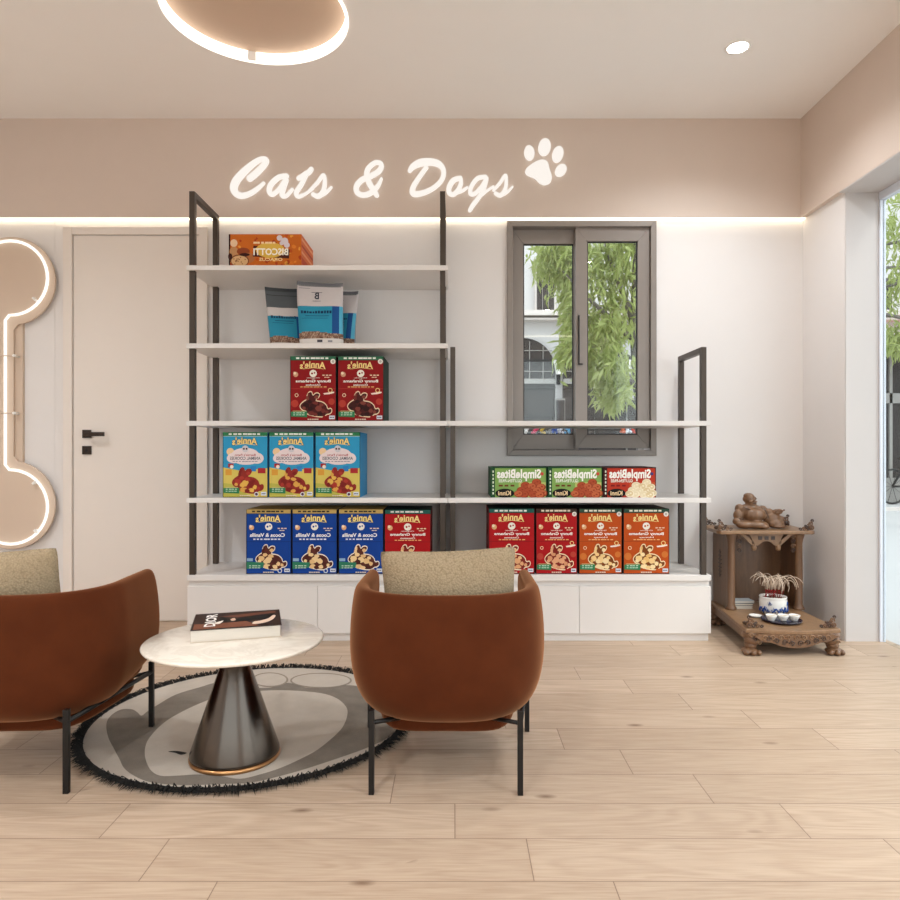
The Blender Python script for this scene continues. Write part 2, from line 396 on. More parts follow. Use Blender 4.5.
# ------------------------------------------------------------------ door
dx0, dx1 = X(64.7, YW), X(208.5, YW); lx0, lx1 = X(73.6, YW), X(200, YW); dz1 = Z(228, YW); lz1 = Z(235.5, YW)
b = MB(); b.box(dx0, lx0, YW - .022, YW, 0, dz1, M['door']); b.box(lx1, dx1, YW - .022, YW, 0, dz1, M['door']); b.box(lx0, lx1, YW - .022, YW, lz1, dz1, M['door'])
door = b.build('door_1', bevel=.003, kind='structure')
b = MB(); b.box(lx0 + .003, lx1 - .003, YW - .008, YW, .004, lz1 - .003, M['door']); leaf = b.build('door_leaf', door, bevel=.002)
def sq(px0, px1, py0, py1, y0, y1, m, bb): bb.box(X(px0, y0), X(px1, y0), y0, y1, Z(py1, y0), Z(py0, y0), m)
b = MB(); sq(82, 90.7, 429.8, 438, YW - .018, YW - .008, M['bronze'], b); sq(84.5, 88.5, 432, 436, YW - .055, YW - .018, M['bronze'], b); sq(84.5, 103.6, 432, 436.2, YW - .065, YW - .052, M['bronze'], b); b.build('door_handle', leaf, bevel=.0015)
b = MB(); sq(82, 90.7, 446, 454.4, YW - .018, YW - .008, M['bronze'], b); sq(85.4, 87.4, 448.3, 451.8, YW - .0186, YW - .018, M['black'], b); b.build('lock_plate', leaf, bevel=.001)

# ------------------------------------------------------------------ window 1 (sliding, taupe aluminium)
def frame_mb(x0, x1, z0, z1, w, y0, y1, m, wz=None):
    b = MB(); wz = wz or w
    o_ = [(x0, z0), (x1, z0), (x1, z1), (x0, z1)]; i_ = [(x0 + w, z0 + wz), (x1 - w, z0 + wz), (x1 - w, z1 - wz), (x0 + w, z1 - wz)]
    for q in range(4):
        r = (q + 1) % 4; b.prism([o_[q], o_[r], i_[r], i_[q]], y0, y1, m)
    return b
w1 = frame_mb(X(506.9, YW), X(655.7, YW), Z(455.8, YW), Z(221.7, YW), .034, YW - .02, YW + .14, M['alu']).build('window_1', bevel=.002, kind='structure')
def sash(px0, px1, py0, py1, gx0, gx1, gy0, gy1, yc):
    yq = yc - .018
    x0, x1, z0, z1 = X(px0, YW), X(px1, YW), Z(py1, YW), Z(py0, YW)
    g = (X(gx0, yq), X(gx1, yq), Z(gy1, yq), Z(gy0, yq))
    b = MB(); o_ = [(x0, z0), (x1, z0), (x1, z1), (x0, z1)]; i_ = [(g[0], g[2]), (g[1], g[2]), (g[1], g[3]), (g[0], g[3])]
    for q in range(4):
        r = (q + 1) % 4; b.prism([o_[q], o_[r], i_[r], i_[q]], yc - .018, yc + .018, M['alu'])
    s = b.build('sash', w1, bevel=.002)
    b = MB(); e = .006
    for (p, q, r_, s_) in ((g[0], g[0] + e, g[2], g[3]), (g[1] - e, g[1], g[2], g[3]), (g[0], g[1], g[2], g[2] + e), (g[0], g[1], g[3] - e, g[3])):
        b.box(p, q, yc - .008, yc + .004, r_, s_, M['black'])
    b.build('gasket', s)
    b = MB(); b.box(g[0], g[1], yc - .003, yc + .003, g[2], g[3], M['glass']); b.build('pane', s)
    return s
sash(512.5, 580, 227, 449.8, 523.4, 573.5, 243.8, 434.7, YW + .066)
s2 = sash(575.4, 649.8, 227, 448.2, 587.4, 637.6, 241.2, 434.7, YW + .02)
b = MB(); b.box(X(578.2, YW), X(579.2, YW), YW - .012, YW + .002, Z(364.5, YW), Z(315.6, YW), M['black']); b.box(X(578.2, YW), X(582.4, YW), YW - .01, YW + .002, Z(364.8, YW), Z(363.6, YW), M['black']); b.build('pull_handle', s2)

# ------------------------------------------------------------------ window 2: shopfront on the right
gx = XR + .18
b = MB(); b.box(gx, gx + .032, YJ - .018, YJ - .006, 0, BZ - .006, M['frame']); b.box(gx, gx + .035, -1.6, YJ - .018, BZ - .05, BZ - .006, M['frame']); b.box(gx, gx + .04, -1.6, -1.55, 0, BZ - .05, M['frame']); b.box(gx, gx + .04, 1.0, 1.05, 0, BZ - .05, M['frame'])
w2 = b.build('window_2', bevel=.002, kind='structure')
for y0, y1 in ((-1.55, 1.0), (1.05, YJ - .018)):
    b = MB(); b.box(gx + .015, gx + .021, y0, y1, 0.002, BZ - .05, M['shopglass']); b.build('pane', w2)

b = MB()  # unseen glazing added behind the camera to light the shelves from the front
for a_, c_ in ((-3.1, -3.05), (-1.53, -1.48), (.08, .13), (1.65, 1.7)): b.box(a_, c_, YB - .1, YB - .05, .12, 2.5, M['frame'])
b.box(-3.1, 1.7, YB - .1, YB - .05, .12, .17, M['frame']); b.box(-3.1, 1.7, YB - .1, YB - .05, 2.45, 2.5, M['frame']); w3 = b.build('fill_window', kind='structure')
for a_, c_ in ((-3.05, -1.53), (-1.48, .08), (.13, 1.65)):
    b = MB(); b.box(a_, c_, YB - .078, YB - .072, .17, 2.45, M['shopglass']); b.build('pane', w3)
# ------------------------------------------------------------------ illuminated sign
YS = 4.148
def stroke(bb, pts, m, y0, y1, wmin=.4):
    """pts: (px, py, half width px); a brush stroke with round ends, extruded"""
    P = catmull(pts, 7); k = bb.mi(m); sc = YS / F
    pos = [Vector((X(p[0], YS), Z(p[1], YS))) for p in P]; w = [max(wmin, p[2]) * sc for p in P]
    L, Rr = [], []
    for i, p in enumerate(pos):
        tg = pos[min(i + 1, len(pos) - 1)] - pos[max(i - 1, 0)]; tg = tg.normalized() if tg.length > 1e-9 else Vector((1, 0))
        n = Vector((-tg.y, tg.x)); L.append(p + n * w[i]); Rr.append(p - n * w[i])
    for i in range(len(P) - 1):
        q = [L[i], L[i + 1], Rr[i + 1], Rr[i]]
        bb.prism([(v.x, v.y) for v in q], y0, y1, m)
    for e in range(0, len(P), 3):
        bb.prism([(pos[e].x + w[e] * cos(2 * pi * j / 14), pos[e].y + w[e] * sin(2 * pi * j / 14)) for j in range(14)], y0, y1, m)
    e = len(P) - 1
    bb.prism([(pos[e].x + w[e] * cos(2 * pi * j / 14), pos[e].y + w[e] * sin(2 * pi * j / 14)) for j in range(14)], y0, y1, m)
def sc(o, s, pts, k=.5): return [(o[0] + x / s, o[1] + y / s, k * .86 * w / s) for x, y, w in pts]
A, B_, C_, D_, E_ = (225, 145), (300, 145), (400, 145), (450, 145), (220, 140)
letters = [
 [sc(A, 11.25, [(275,372,84),(345,315,84),(425,235,78),(462,178,70),(440,152,62),(380,165,66),(300,218,78),(200,308,94),(122,400,100),(95,480,98),(120,540,86),(180,567,76),(265,548,66),(350,498,56),(432,425,40)])],
 [sc(A, 11.25, [(690,345,62),(600,362,66),(515,440,70),(495,515,66),(528,552,58),(600,500,54),(685,385,60),(655,480,66),(640,562,62),(690,565,48),(755,495,40)])],
 [sc(E_, 5.625, [(512,162,30),(500,178,33),(480,190,33),(460,203,30),(440,214,28)]), sc(E_, 5.625, [(484,196,24),(455,250,30),(427,295,30),(440,316,24),(480,300,18),(520,272,15)])],
 [sc(E_, 5.625, [(500,285,16),(545,240,22),(580,196,24),(588,235,26),(580,285,30),(552,314,32),(522,304,26)]), sc(E_, 5.625, [(550,316,24),(590,298,21),(625,264,15)])],
 [sc(B_, 9, [(690,450,46),(670,415,58),(625,345,60),(600,270,56),(615,205,52),(680,155,46),(730,170,48),(715,225,54),(640,275,56),(555,312,56),(508,370,56),(515,425,54),(570,448,52),(640,425,54),(700,365,44),(732,300,28)])],
 [sc(C_, 11.25, [(108,285,52),(150,235,78),(230,197,96),(330,186,92),(425,205,84),(482,262,66),(488,340,60),(450,415,58),(365,487,60),(260,535,66),(170,548,76),(138,520,72),(155,455,64),(215,360,58),(295,250,56)])],
 [sc(C_, 11.25, [(680,368,54),(605,392,66),(555,465,66),(553,530,62),(600,552,58),(655,500,58),(685,430,56),(682,370,50)]), sc(C_, 11.25, [(640,532,44),(700,512,40),(755,475,34)])],
 [sc(D_, 6.923, [(245,217,30),(190,230,34),(148,285,34),(142,332,34),(172,334,32),(222,282,30),(254,228,30),(235,300,32),(200,360,33),(160,412,36),(137,450,30)]), sc(D_, 6.923, [(215,348,22),(260,312,20),(300,285,17)])],
 [sc(D_, 6.923, [(302,310,22),(345,262,26),(383,208,26),(390,250,28),(382,305,32),(350,345,34),(315,332,28)]), sc(D_, 6.923, [(350,348,26),(395,325,22),(433,287,15)])],
]
t = thing('illuminated_sign', 'glowing white brush script wall sign above the shelves', 'sign', (0, 0, 0))
for L in letters:
    b = MB()
    for s_ in L: stroke(b, s_, M['sign'], YS, YS + .013)
    b.build('letter', t)
t = thing('paw_sign', 'glowing white paw print sign beside the lettering', 'sign', (0, 0, 0))
pad = closed([(450 + x / 6.923, 145 + y / 6.923) for x, y in ((523,172),(545,145),(600,110),(640,100),(675,115),(690,165),(706,220),(692,260),(655,274),(622,262),(588,230),(545,212),(525,195))], 4)
b = MB(); b.prism([(X(x, YS), Z(y, YS)) for x, y in pad], YS, YS + .013, M['sign']); b.build('pad', t)
for cx, cy, rx, ry, rot in ((529.4,152.6,5.2,7.5,-5), (544.6,146.8,6.2,8.8,10), (557.9,154,5.5,8.4,15), (560.9,170,5.2,6.9,38)):
    r_ = radians(rot); pts = []
    for j in range(24):
        u, v = rx * cos(2 * pi * j / 24), ry * sin(2 * pi * j / 24)
        pts.append((X(cx + u * cos(r_) - v * sin(r_), YS), Z(cy + u * sin(r_) * 1 + v * cos(r_), YS)))
    b = MB(); b.prism(pts, YS, YS + .013, M['sign']); b.build('toe', t)

# ------------------------------------------------------------------ bone shaped lit wall panel on the left
def wallpt(px, py): return (X(px, YW), Z(py, YW))
AX = -30.0
def bone(px_r, shaft, ctop, cbot, rt):
    """outline (px) of a bone: right side, then mirrored about AX"""
    right = []
    c1, c2 = ctop, cbot
    a0 = math.acos(max(-1, min(1, (AX - c1[0]) / rt)))       # angle on the circle where it meets the axis
    a1 = math.asin(max(-1, min(1, 1))) 
    n = 30
    aend = -math.acos(max(-1, min(1, (shaft + 4 - c1[0]) / rt)))
    for i in range(n + 1):
        a = a0 + (aend - a0) * i / n
        right.append((c1[0] + rt * cos(a), c1[1] - rt * sin(a)))
    right.append((shaft, right[-1][1] + 5))
    low = []
    for i in range(n + 1):
        a = -a0 + (-aend + a0) * i / n
        low.append((c2[0] + rt * cos(a), c2[1] - rt * sin(a)))
    low.append((shaft, low[-1][1] - 5))
    right += low[::-1]
    left = [(2 * AX - x, y) for x, y in right][::-1]
    return right + left[1:-1]
bone_o = thing('wall_light_panel', 'tan bone shaped wall panel with a glowing tube outline', 'wall light')
b = MB(); b.prism([(X(x, YW - .04), Z(y, YW - .04)) for x, y in bone(0, 13.5, (11, 281), (11, 505), 44.2)], YW - .04, YW - .024, M['tan']); b.build('front_panel', bone_o, bevel=.003)
b = MB(); b.box(X(2 * AX - 25, YW), X(25, YW), YW - .0235, YW - .002, Z(466, YW), Z(319, YW), M['tan'])
for cy in (281, 505):
    for cx in (11, 2 * AX - 11):
        b.prism([(X(cx, YW) + 38 * .006 * cos(2 * pi * j / 40), Z(cy, YW) + 38 * .006 * sin(2 * pi * j / 40)) for j in range(40)], YW - .0235, YW - .002, M['tan'])
b.build('backing_panel', bone_o)
pts = bone(0, 5.3, (10.3, 278), (10.3, 507), 37.2)
P3 = [Vector((X(x, YW - .052), YW - .052, Z(y, YW - .052))) for x, y in pts]
b = MB(); b.tube(P3 + [P3[0], P3[1]], .0085, M['led'], 8, caps=False); b.build('glow_tube', bone_o)
for py in (355.8, 413.2):
    b = MB(); b.tube([(X(-20, YW - .06), YW - .062, Z(py, YW - .06)), (X(24, YW - .06), YW - .062, Z(py, YW - .06))], .0035, M['tan'], 8)
    b.tube([(X(15, YW - .06), YW - .075, Z(py, YW - .06)), (X(15, YW - .06), YW - .024, Z(py, YW - .06))], .008, M['porcelain'], 10); b.build('tube_bracket', bone_o)
for px, py in ((35.5, 299.5), (35.5, 482.5), (37, 531)):
    b = MB(); b.box(-.012, .012, -.018, .03, -.006, .006, M['porcelain'], Matrix.Translation((X(px, YW - .05), YW - .052, Z(py, YW - .05))) @ Matrix.Rotation(radians(45 if py < 400 or py > 520 else -45), 4, 'Y')); b.build('tube_clip', bone_o)

# ------------------------------------------------------------------ base cabinets and shelving units
YC = 3.746
def cabinet(px0, px1, px_mid, label):
    x0, x1, xm = X(px0, YC), X(px1, YC), X(px_mid, YC)
    t = thing('base_cabinet', label, 'cabinet', ((x0 + x1) / 2, (YC + YW) / 2, 0), group='low white cabinets under the shelves')
    cx, cy = (x0 + x1) / 2, (YC + YW) / 2; x0 -= cx; x1 -= cx; xm -= cx; y0 = YC - cy; y1 = YW - cy - .001
    zt = .356; g1 = .325; g0 = .296
    b = MB(); b.box(x0, x1, y0 - .004, y1, g1, zt, M['white']); b.build('top', t, bevel=.002)
    b = MB(); b.box(x0 + .004, x1 - .004, y0 + .018, y1, .04, g1, M['white']); b.build('carcass', t)
    b = MB(); b.box(x0 + .008, x1 - .008, y0 + .02, y1, 0, .04, M['white']); b.build('plinth', t)
    for a, c in ((x0, xm - .0008), (xm + .0008, x1)):
        b = MB(); b.box(a, c, y0, y0 + .018, .043, g0, M['white']); b.build('drawer_front', t, bevel=.0015)
    return t
cabinet(187.2, 448.2, 317.5, 'low white two drawer cabinet below the tall shelving unit')
cabinet(448.6, 711, 579.5, 'low white two drawer cabinet below the window, beside the shrine')
YP0, YP1 = 3.750, 4.145     # front face of the front posts, back face of the rear posts
def shelving(label, pf, ztop, boards, name='shelving_unit'):
    """pf: list of px spans of front posts; boards: list of (px0, px1, ztop)"""
    t = thing(name, label, 'shelving', (0, 0, .356))
    for p0, p1 in pf:
        x0, x1 = X(p0, YP0), X(p1, YP0)
        b = MB()
        b.box(x0, x1, YP0, YP0 + .03, 0, ztop - .356, M['steel']); b.box(x0, x1, YP1 - .03, YP1, 0, ztop - .356, M['steel'])
        b.box(x0, x1, YP0 + .03, YP1 - .03, ztop - .356 - .03, ztop - .356, M['steel'])
        b.build('post_frame', t, bevel=.001)
    for p0, p1, z in boards:
        b = MB(); b.box(X(p0, 3.738), X(p1, 3.738), 3.738, YW - .003, z - .356 - .026, z - .356, M['white']); b.build('shelf_board', t, bevel=.0015)
    return t
SZ = [Z(y, 3.738) for y in (265.2, 343.3, 420.9, 498.0)]
shelving('tall black framed shelving unit with four white boards beside the door', [(189.1, 194.6), (440, 445.2)], Z(191.1, YP0), [(186.3, 447.6, SZ[0]), (186.3, 447.6, SZ[1]), (186.3, 447.6, SZ[2]), (186.3, 447.6, SZ[3])])
shelving('low black framed shelving unit with two white boards across the window', [(450.3, 455.3), (701.3, 706.6)], Z(346.9, YP0), [(448.1, 711.2, SZ[2]), (448.1, 711.2, SZ[3])])

# ------------------------------------------------------------------ packaged goods
YF = 3.778
class Print:
    """flat printing on a box front: u 0..1 from the left, v 0..1 from the bottom, stacked in thin layers of ink"""
    def __init__(s, w, h): s.w, s.h, s.b, s.k = w, h, MB(), 0
    def layer(s): s.k += 1
    def P(s, u, v): return ((u - .5) * s.w, -.0002 - .00005 * s.k, v * s.h)
    def poly(s, pts, col):
        s.b.poly([s.P(*p) for p in pts], ink(col)); s.layer()
    def rect(s, u0, u1, v0, v1, col): s.poly([(u0, v0), (u1, v0), (u1, v1), (u0, v1)], col)
    def disc(s, u, v, ru, col, rv=None, n=20, rot=0):
        rv = rv if rv else ru * s.w / s.h
        s.poly([(u + ru * cos(2 * pi * i / n), v + rv * sin(2 * pi * i / n)) for i in range(n)], col)
    def word(s, txt, u0, u1, v, col, vh=None, arc=0., bold=.02, mirror=True, edge=None):
        """word between u0 and u1, baseline-bottom v, printed mirrored like the packs in the photo"""
        polys, asp = text_polys(txt, bold)
        sy = (vh / asp) if vh else (u1 - u0) * s.w / s.h
        def put(c, du, dv, grow):
            m = ink(c)
            for f in polys:
                q = []
                for x, y in f:
                    xx = 1 - x if mirror else x
                    q.append(s.P(u0 + xx * (u1 - u0) + du, v + y * sy + arc * (1 - (2 * xx - 1) ** 2) + dv))
                s.b.poly(q, m)
            s.layer()
        if edge:
            for du, dv in ((-.008, 0), (.008, 0), (0, -.006), (0, .006)): put(edge, du, dv, 0)
        put(col, 0, 0, 0)
    def dashes(s, u0, u1, v, h, col, n=6, arc=0):
        x = u0; rr = random.Random(int(u0 * 991 + v * 777))
        L = (u1 - u0)
        for i in range(n):
            w = L / n * rr.uniform(.6, .95); uu = (x + w / 2 - u0) / L
            s.b.poly([s.P(x, v), s.P(x + w, v), s.P(x + w, v + h), s.P(x, v + h)], ink(col)); x += L / n
        s.layer()
    def build(s, name, parent): return s.b.build(name, parent, recalc=False)
RAB = [(150,460),(158,438),(180,418),(200,404),(203,376),(214,354),(228,345),(242,350),(250,372),(262,360),(280,355),(297,362),(300,378),(290,398),(272,413),(310,420),(335,433),(352,452),(360,474),(378,470),(390,482),(388,505),(372,520),(352,524),(332,540),(300,542),(265,538),(232,530),(206,520),(196,500),(180,496),(160,482)]
RAB = [((x - 80) / 340, (570 - y) / 485) for x, y in RAB]
def shrink(p, f):
    cx = sum(x for x, y in p) / len(p); cy = sum(y for x, y in p) / len(p)
    n = len(p); out = []
    for i in range(n):
        x0, y0 = p[i - 1]; x1, y1 = p[(i + 1) % n]; tx, ty = x1 - x0, y1 - y0; L = sqrt(tx * tx + ty * ty) + 1e-9
        nx, ny = -ty / L, tx / L
        x, y = p[i]
        out.append((x + nx * f, y + ny * f))
    return out
area = sum(RAB[i - 1][0] * RAB[i][1] - RAB[i][0] * RAB[i - 1][1] for i in range(len(RAB)))
SGN = 1 if area > 0 else -1
def rabbit(pr, edge, body, spots, seed=1, outline=.016):
    out = closed(RAB, 3)
    pr.poly(out, edge); pr.poly(shrink(out, SGN * outline), body)
    rr = random.Random(seed)
    for cx, cy, ru, rv in ((.34,.24,.075,.05),(.5,.22,.08,.055),(.62,.2,.075,.05),(.46,.12,.08,.04),(.64,.11,.07,.035),(.72,.16,.05,.035),(.38,.35,.035,.05),(.57,.37,.05,.03),(.42,.3,.06,.03),(.55,.28,.07,.03),(.44,.19,.06,.04),(.54,.1,.06,.03),(.8,.14,.04,.03),(.3,.2,.04,.03),(.68,.25,.05,.03),(.4,.4,.025,.035)):
        pr.poly([(cx + ru * rr.uniform(.75, 1.1) * cos(a), cy + rv * rr.uniform(.75, 1.1) * sin(a)) for a in [2 * pi * i / 10 for i in range(10)]], spots[rr.randrange(len(spots))])
def carton(t, w, h, d, front, side, top, name='carton'):
    b = MB(); fs = b.box(-w / 2, w / 2, 0, d, 0, h, front)
    for i, m in ((3, side), (5, side), (1, top), (4, side)): fs[i].material_index = b.mi(m)
    return b.build(name, t, recalc=False)
BOXD = .3
def snack_box(px0, px1, py0, base_z, style, label, group):
    Yf = YF; x0, x1 = X(px0, Yf), X(px1, Yf); w = x1 - x0 - .004; h = Z(py0, Yf) - base_z
    t = thing('snack_box', label, 'snack box', ((x0 + x1) / 2, Yf, base_z), group=group)
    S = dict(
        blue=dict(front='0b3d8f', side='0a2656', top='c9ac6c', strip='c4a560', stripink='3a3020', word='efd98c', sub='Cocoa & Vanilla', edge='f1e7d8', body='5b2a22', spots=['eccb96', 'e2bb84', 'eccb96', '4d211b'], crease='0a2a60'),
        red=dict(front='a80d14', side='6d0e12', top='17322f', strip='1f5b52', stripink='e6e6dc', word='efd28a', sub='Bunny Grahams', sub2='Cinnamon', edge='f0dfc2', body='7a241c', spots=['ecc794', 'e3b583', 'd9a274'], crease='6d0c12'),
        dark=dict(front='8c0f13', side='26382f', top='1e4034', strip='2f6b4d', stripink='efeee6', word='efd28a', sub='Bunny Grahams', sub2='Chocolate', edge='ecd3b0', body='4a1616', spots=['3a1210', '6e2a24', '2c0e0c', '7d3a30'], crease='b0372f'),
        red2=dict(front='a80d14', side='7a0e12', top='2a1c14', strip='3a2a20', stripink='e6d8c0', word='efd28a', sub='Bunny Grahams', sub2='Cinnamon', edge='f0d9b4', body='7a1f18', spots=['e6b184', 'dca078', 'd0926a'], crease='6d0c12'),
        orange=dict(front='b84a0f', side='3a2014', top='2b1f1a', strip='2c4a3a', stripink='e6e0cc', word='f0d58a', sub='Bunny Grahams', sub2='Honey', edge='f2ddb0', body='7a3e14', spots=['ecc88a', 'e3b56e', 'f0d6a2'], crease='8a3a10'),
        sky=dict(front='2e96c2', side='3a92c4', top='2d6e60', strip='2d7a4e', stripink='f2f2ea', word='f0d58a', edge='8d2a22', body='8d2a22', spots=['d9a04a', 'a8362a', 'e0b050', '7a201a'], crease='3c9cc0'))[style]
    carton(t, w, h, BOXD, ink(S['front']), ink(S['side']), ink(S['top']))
    p = Print(w, h)
    p.rect(.0, 1, .94, 1., S['strip']); p.rect(0, 1, .936, .941, '101010' if style != 'sky' else 'e8e8dd'); p.rect(0, .012, 0, 1, '15120f'); p.rect(.988, 1, 0, 1, '15120f'); p.rect(0, 1, 0, .01, '15120f')
    p.dashes(.13, .87, .958, .026, S['stripink'], 7)
    if style == 'sky':
        p.poly([(.012, .01), (.988, .01), (.988, .45), (.7, .43), (.4, .41), (.012, .46)], 'd5bf5e'); p.poly([(.012, .01), (.6, .01), (.3, .2), (.012, .22)], 'b9b14e'); p.rect(.06, .2, .34, .43, 'd79a3c'); p.rect(.78, .95, .37, .45, 'a52a2c'); p.rect(.62, .74, .4, .48, '2f7fc0'); p.rect(.12, .24, .46, .52, 'a52a2c'); p.disc(.2, .47, .04, 'e8dccb')
        p.disc(.17, .7, .085, 'e6c79a')
        for cu, cv, ru, rv in ((.5, .62, .4, .095), (.5, .66, .3, .1), (.25, .6, .16, .075), (.76, .6, .15, .085), (.52, .56, .26, .06)): p.disc(cu, cv, ru, 'e6d5d5', rv)
        p.disc(.5, .745, .075, 'cfc9cc'); p.disc(.47, .745, .022, '4a2a2a'); p.disc(.53, .745, .022, '4a2a2a')
        p.word("Bernie's Farm", .27, .73, .635, 'b04a4a', .035); p.word('ANIMAL COOKIES', .16, .84, .575, '5c5c66', .05); p.dashes(.22, .78, .545, .012, '8d8d96', 8)
    else:
        p.rect(.012, .988, .498, .504, S['crease'])
        p.disc(.5, .735, .08, 'ece6da'); p.disc(.475, .735, .022, S['front']); p.disc(.53, .745, .018, S['front'])
        p.disc(.12, .72, .055, 'd9a878' if style != 'dark' else 'c99a78'); p.disc(.1, .74, .03, 'f0d9b8'); p.dashes(.7, .92, .7, .016, 'e8cfae', 3); p.dashes(.74, .86, .67, .012, 'e8cfae', 2)
        if S.get('sub2'):
            p.word('Organic', .36, .64, .655, 'f3ede2', .022, bold=.01)
            p.word(S['sub'], .12, .88, .585, 'f6f1ea', .055, bold=.03); p.word(S['sub2'], .34, .66, .545, 'f3ede2', .028); p.dashes(.22, .8, .52, .014, 'e8b070', 8)
        else:
            p.word(S['sub'], .08, .86, .575, 'f3f1ee', .06, bold=.03); p.dashes(.16, .78, .53, .02, 'dfe4ee', 8)
        if style in ('dark', 'orange', 'red2'):
            p.poly([(.72, .43), (.95, .455), (.96, .435), (.85, .415), (.74, .41)], 'f0e0d0'); p.disc(.87, .475, .05, S['word']); p.disc(.87, .475, .035, S['front']); p.disc(.14, .4, .04, S['edge']); p.disc(.14, .4, .028, S['front'])
            p.disc(.93, .92, .055, 'e9e4da'); p.disc(.93, .92, .03, 'b9b2aa'); p.disc(.9, .3, .07, 'b23a2c' if style != 'orange' else 'c9702c'); p.disc(.1, .27, .08, 'b23a2c' if style != 'orange' else 'c9702c')
    q = Print(w, h); q.k = 32
    q.word("Annie's", .21, .77, .798, S['word'], .108, .026, bold=.03, edge='4a2a12' if style in ('sky', 'blue') else None)
    q.poly([(.27, .8), (.5, .82), (.73, .8), (.73, .807), (.5, .829), (.27, .807)], S['word']); q.build('lettering', t)
    q = Print(w, h); q.k = 40
    rabbit(q, S['edge'], S['body'], S['spots'], seed=len(label), outline=.016 if style != 'sky' else .004); q.build('rabbit_picture', t)
    q = p; q.k = 56
    if style == 'blue':
        q.poly([(.012, .08), (.38, .1), (.4, .18), (.012, .19)], '2f7a5c'); q.rect(.02, .15, .2, .245, '8fb0cf')
    else:
        q.poly([(.02, .07), (.37, .06), (.37, .15), (.02, .145)], '2f7a4e'); q.rect(.06, .34, .15, .158, 'd9c68a')
    q.dashes(.07, .34, .12, .014, 'bfd8bf', 4); q.dashes(.07, .32, .09, .012, 'bfd8bf', 4)
    q.dashes(.38, .62, .02, .016, 'd9c8b0', 5)
    q.disc(.75, .05, .05, 'd9d9dd' if style in ('blue', 'sky') else S['front']); q.disc(.75, .05, .032, S['front'] if style != 'sky' else '5a3a4a')
    q.rect(.85, .97, .03, .085, 'd6d9e2'); q.dashes(.865, .955, .048, .018, '4a4a66', 3); q.build('front_print', t)
    return t
G1, G2, G3, G4 = 'blue snack boxes in the bottom row', 'dark red snack boxes on the third shelf', 'sky blue snack boxes on the fourth shelf', 'red and orange snack boxes in the bottom row'
ZC = .3565
for px0, px1, l in ((245.8, 291.6, 'blue rabbit snack box leftmost in the bottom row'), (291.8, 337.4, 'blue rabbit snack box in the middle of the three in the bottom row'), (338.2, 383.8, 'blue rabbit snack box in the bottom row beside the red box')):
    snack_box(px0, px1, 509.6, ZC, 'blue', l, G1)
snack_box(384.2, 431.2, 510, ZC, 'red', 'red rabbit snack box with green top beside the blue boxes', G4)
for px0, px1, l in ((289.8, 336.6, 'dark red rabbit snack box, left of the pair below the pouches'), (337.4, 384, 'dark red rabbit snack box, right of the pair below the pouches')):
    snack_box(px0, px1, 356.3, SZ[2] + .0005, 'dark', l, G2)
for px0, px1, l in ((222.4, 268.2, 'sky blue rabbit cookie box nearest the left post'), (268.6, 314.2, 'sky blue rabbit cookie box in the middle of its row'), (314.8, 360.6, 'sky blue rabbit cookie box with its side face showing')):
    snack_box(px0, px1, 432.2, SZ[3] + .0005, 'sky', l, G3)
for px0, px1, st, l in ((488.4, 535, 'red', 'red rabbit snack box partly behind the armchair cushion tip'), (535.6, 577.6, 'red2', 'red rabbit snack box next to the orange boxes'), (578.6, 622.4, 'orange', 'orange rabbit snack box beside the red box'), (623, 669.6, 'orange', 'orange rabbit snack box at the right end of the bottom row')):
    snack_box(px0, px1, 508.8, ZC, st, l, G4)
def bite_box(px0, px1, style, label):
    zb = SZ[3] + .0005; x0, x1 = X(px0, YF), X(px1, YF); w = x1 - x0 - .004; h = Z(467.2, YF) - zb
    t = thing('cookie_box', label, 'cookie box', ((x0 + x1) / 2, YF, zb), group='small cookie boxes below the window')
    S = dict(green=dict(f='7fa455', s='1f4a2c', g2='b9bd6a', cook=['a8492a', 'b9603a', '8f3a20'], sw='6a3a20'), red=dict(f='b5341f', s='3a1210', g2='c4562c', cook=['e3d2ae', 'd9c296', 'efe2c6'], sw='7a1512'))[style]
    carton(t, w, h, BOXD, ink(S['f']), ink(S['s']), ink(S['s']))
    p = Print(w, h); p.rect(.5, .985, 0.02, .5, S['g2']); p.rect(0, .075, 0, 1, S['s']); p.rect(0, 1, .965, 1, S['s']); p.rect(.985, 1, 0, 1, S['s'])
    for i in range(7): p.rect(.03, .055, .1 + .12 * i, .17 + .12 * i, 'd8dcc8')
    p.disc(.92, .78, .03, 'c9463a' if style == 'green' else '3a3f7a'); p.dashes(.14, .46, .36, .06, S['sw'], 3)
    p.build('front_print', t)
    p = Print(w, h); p.k = 18; p.word('SimpleBites', .11, .9, .54, 'f4f2ea', .40, bold=.035); p.word('GLUTEN-FREE', .14, .56, .5, 'eef0e2', .1); p.build('lettering', t)
    p = Print(w, h); p.k = 24; rr = random.Random(3)
    for cu, cv in ((.82, .5), (.62, .4), (.74, .36), (.9, .34), (.55, .24), (.68, .2), (.83, .22), (.93, .14), (.6, .1), (.76, .1), (.5, .12), (.88, .08)):
        p.disc(cu, cv, .085, S['cook'][2], .115); p.disc(cu - .008, cv + .012, .07, rr.choice(S['cook'][:2]), .095); p.disc(cu + .015, cv + .02, .02, S['cook'][2], .025); p.disc(cu - .03, cv - .02, .016, S['cook'][2], .02)
    p.build('cookie_picture', t)
    p = Print(w, h); p.k = 64; p.disc(.25, .14, .17, '14100e', .15); p.word('Kinni', .13, .36, .07, 'e6c79a', .15, bold=.03); p.build('badge', t)
    return t
bite_box(490.4, 547, 'green', 'green cookie box at the left end of the small row below the window')
bite_box(547.6, 602.6, 'green', 'green cookie box between the other green box and the red one')
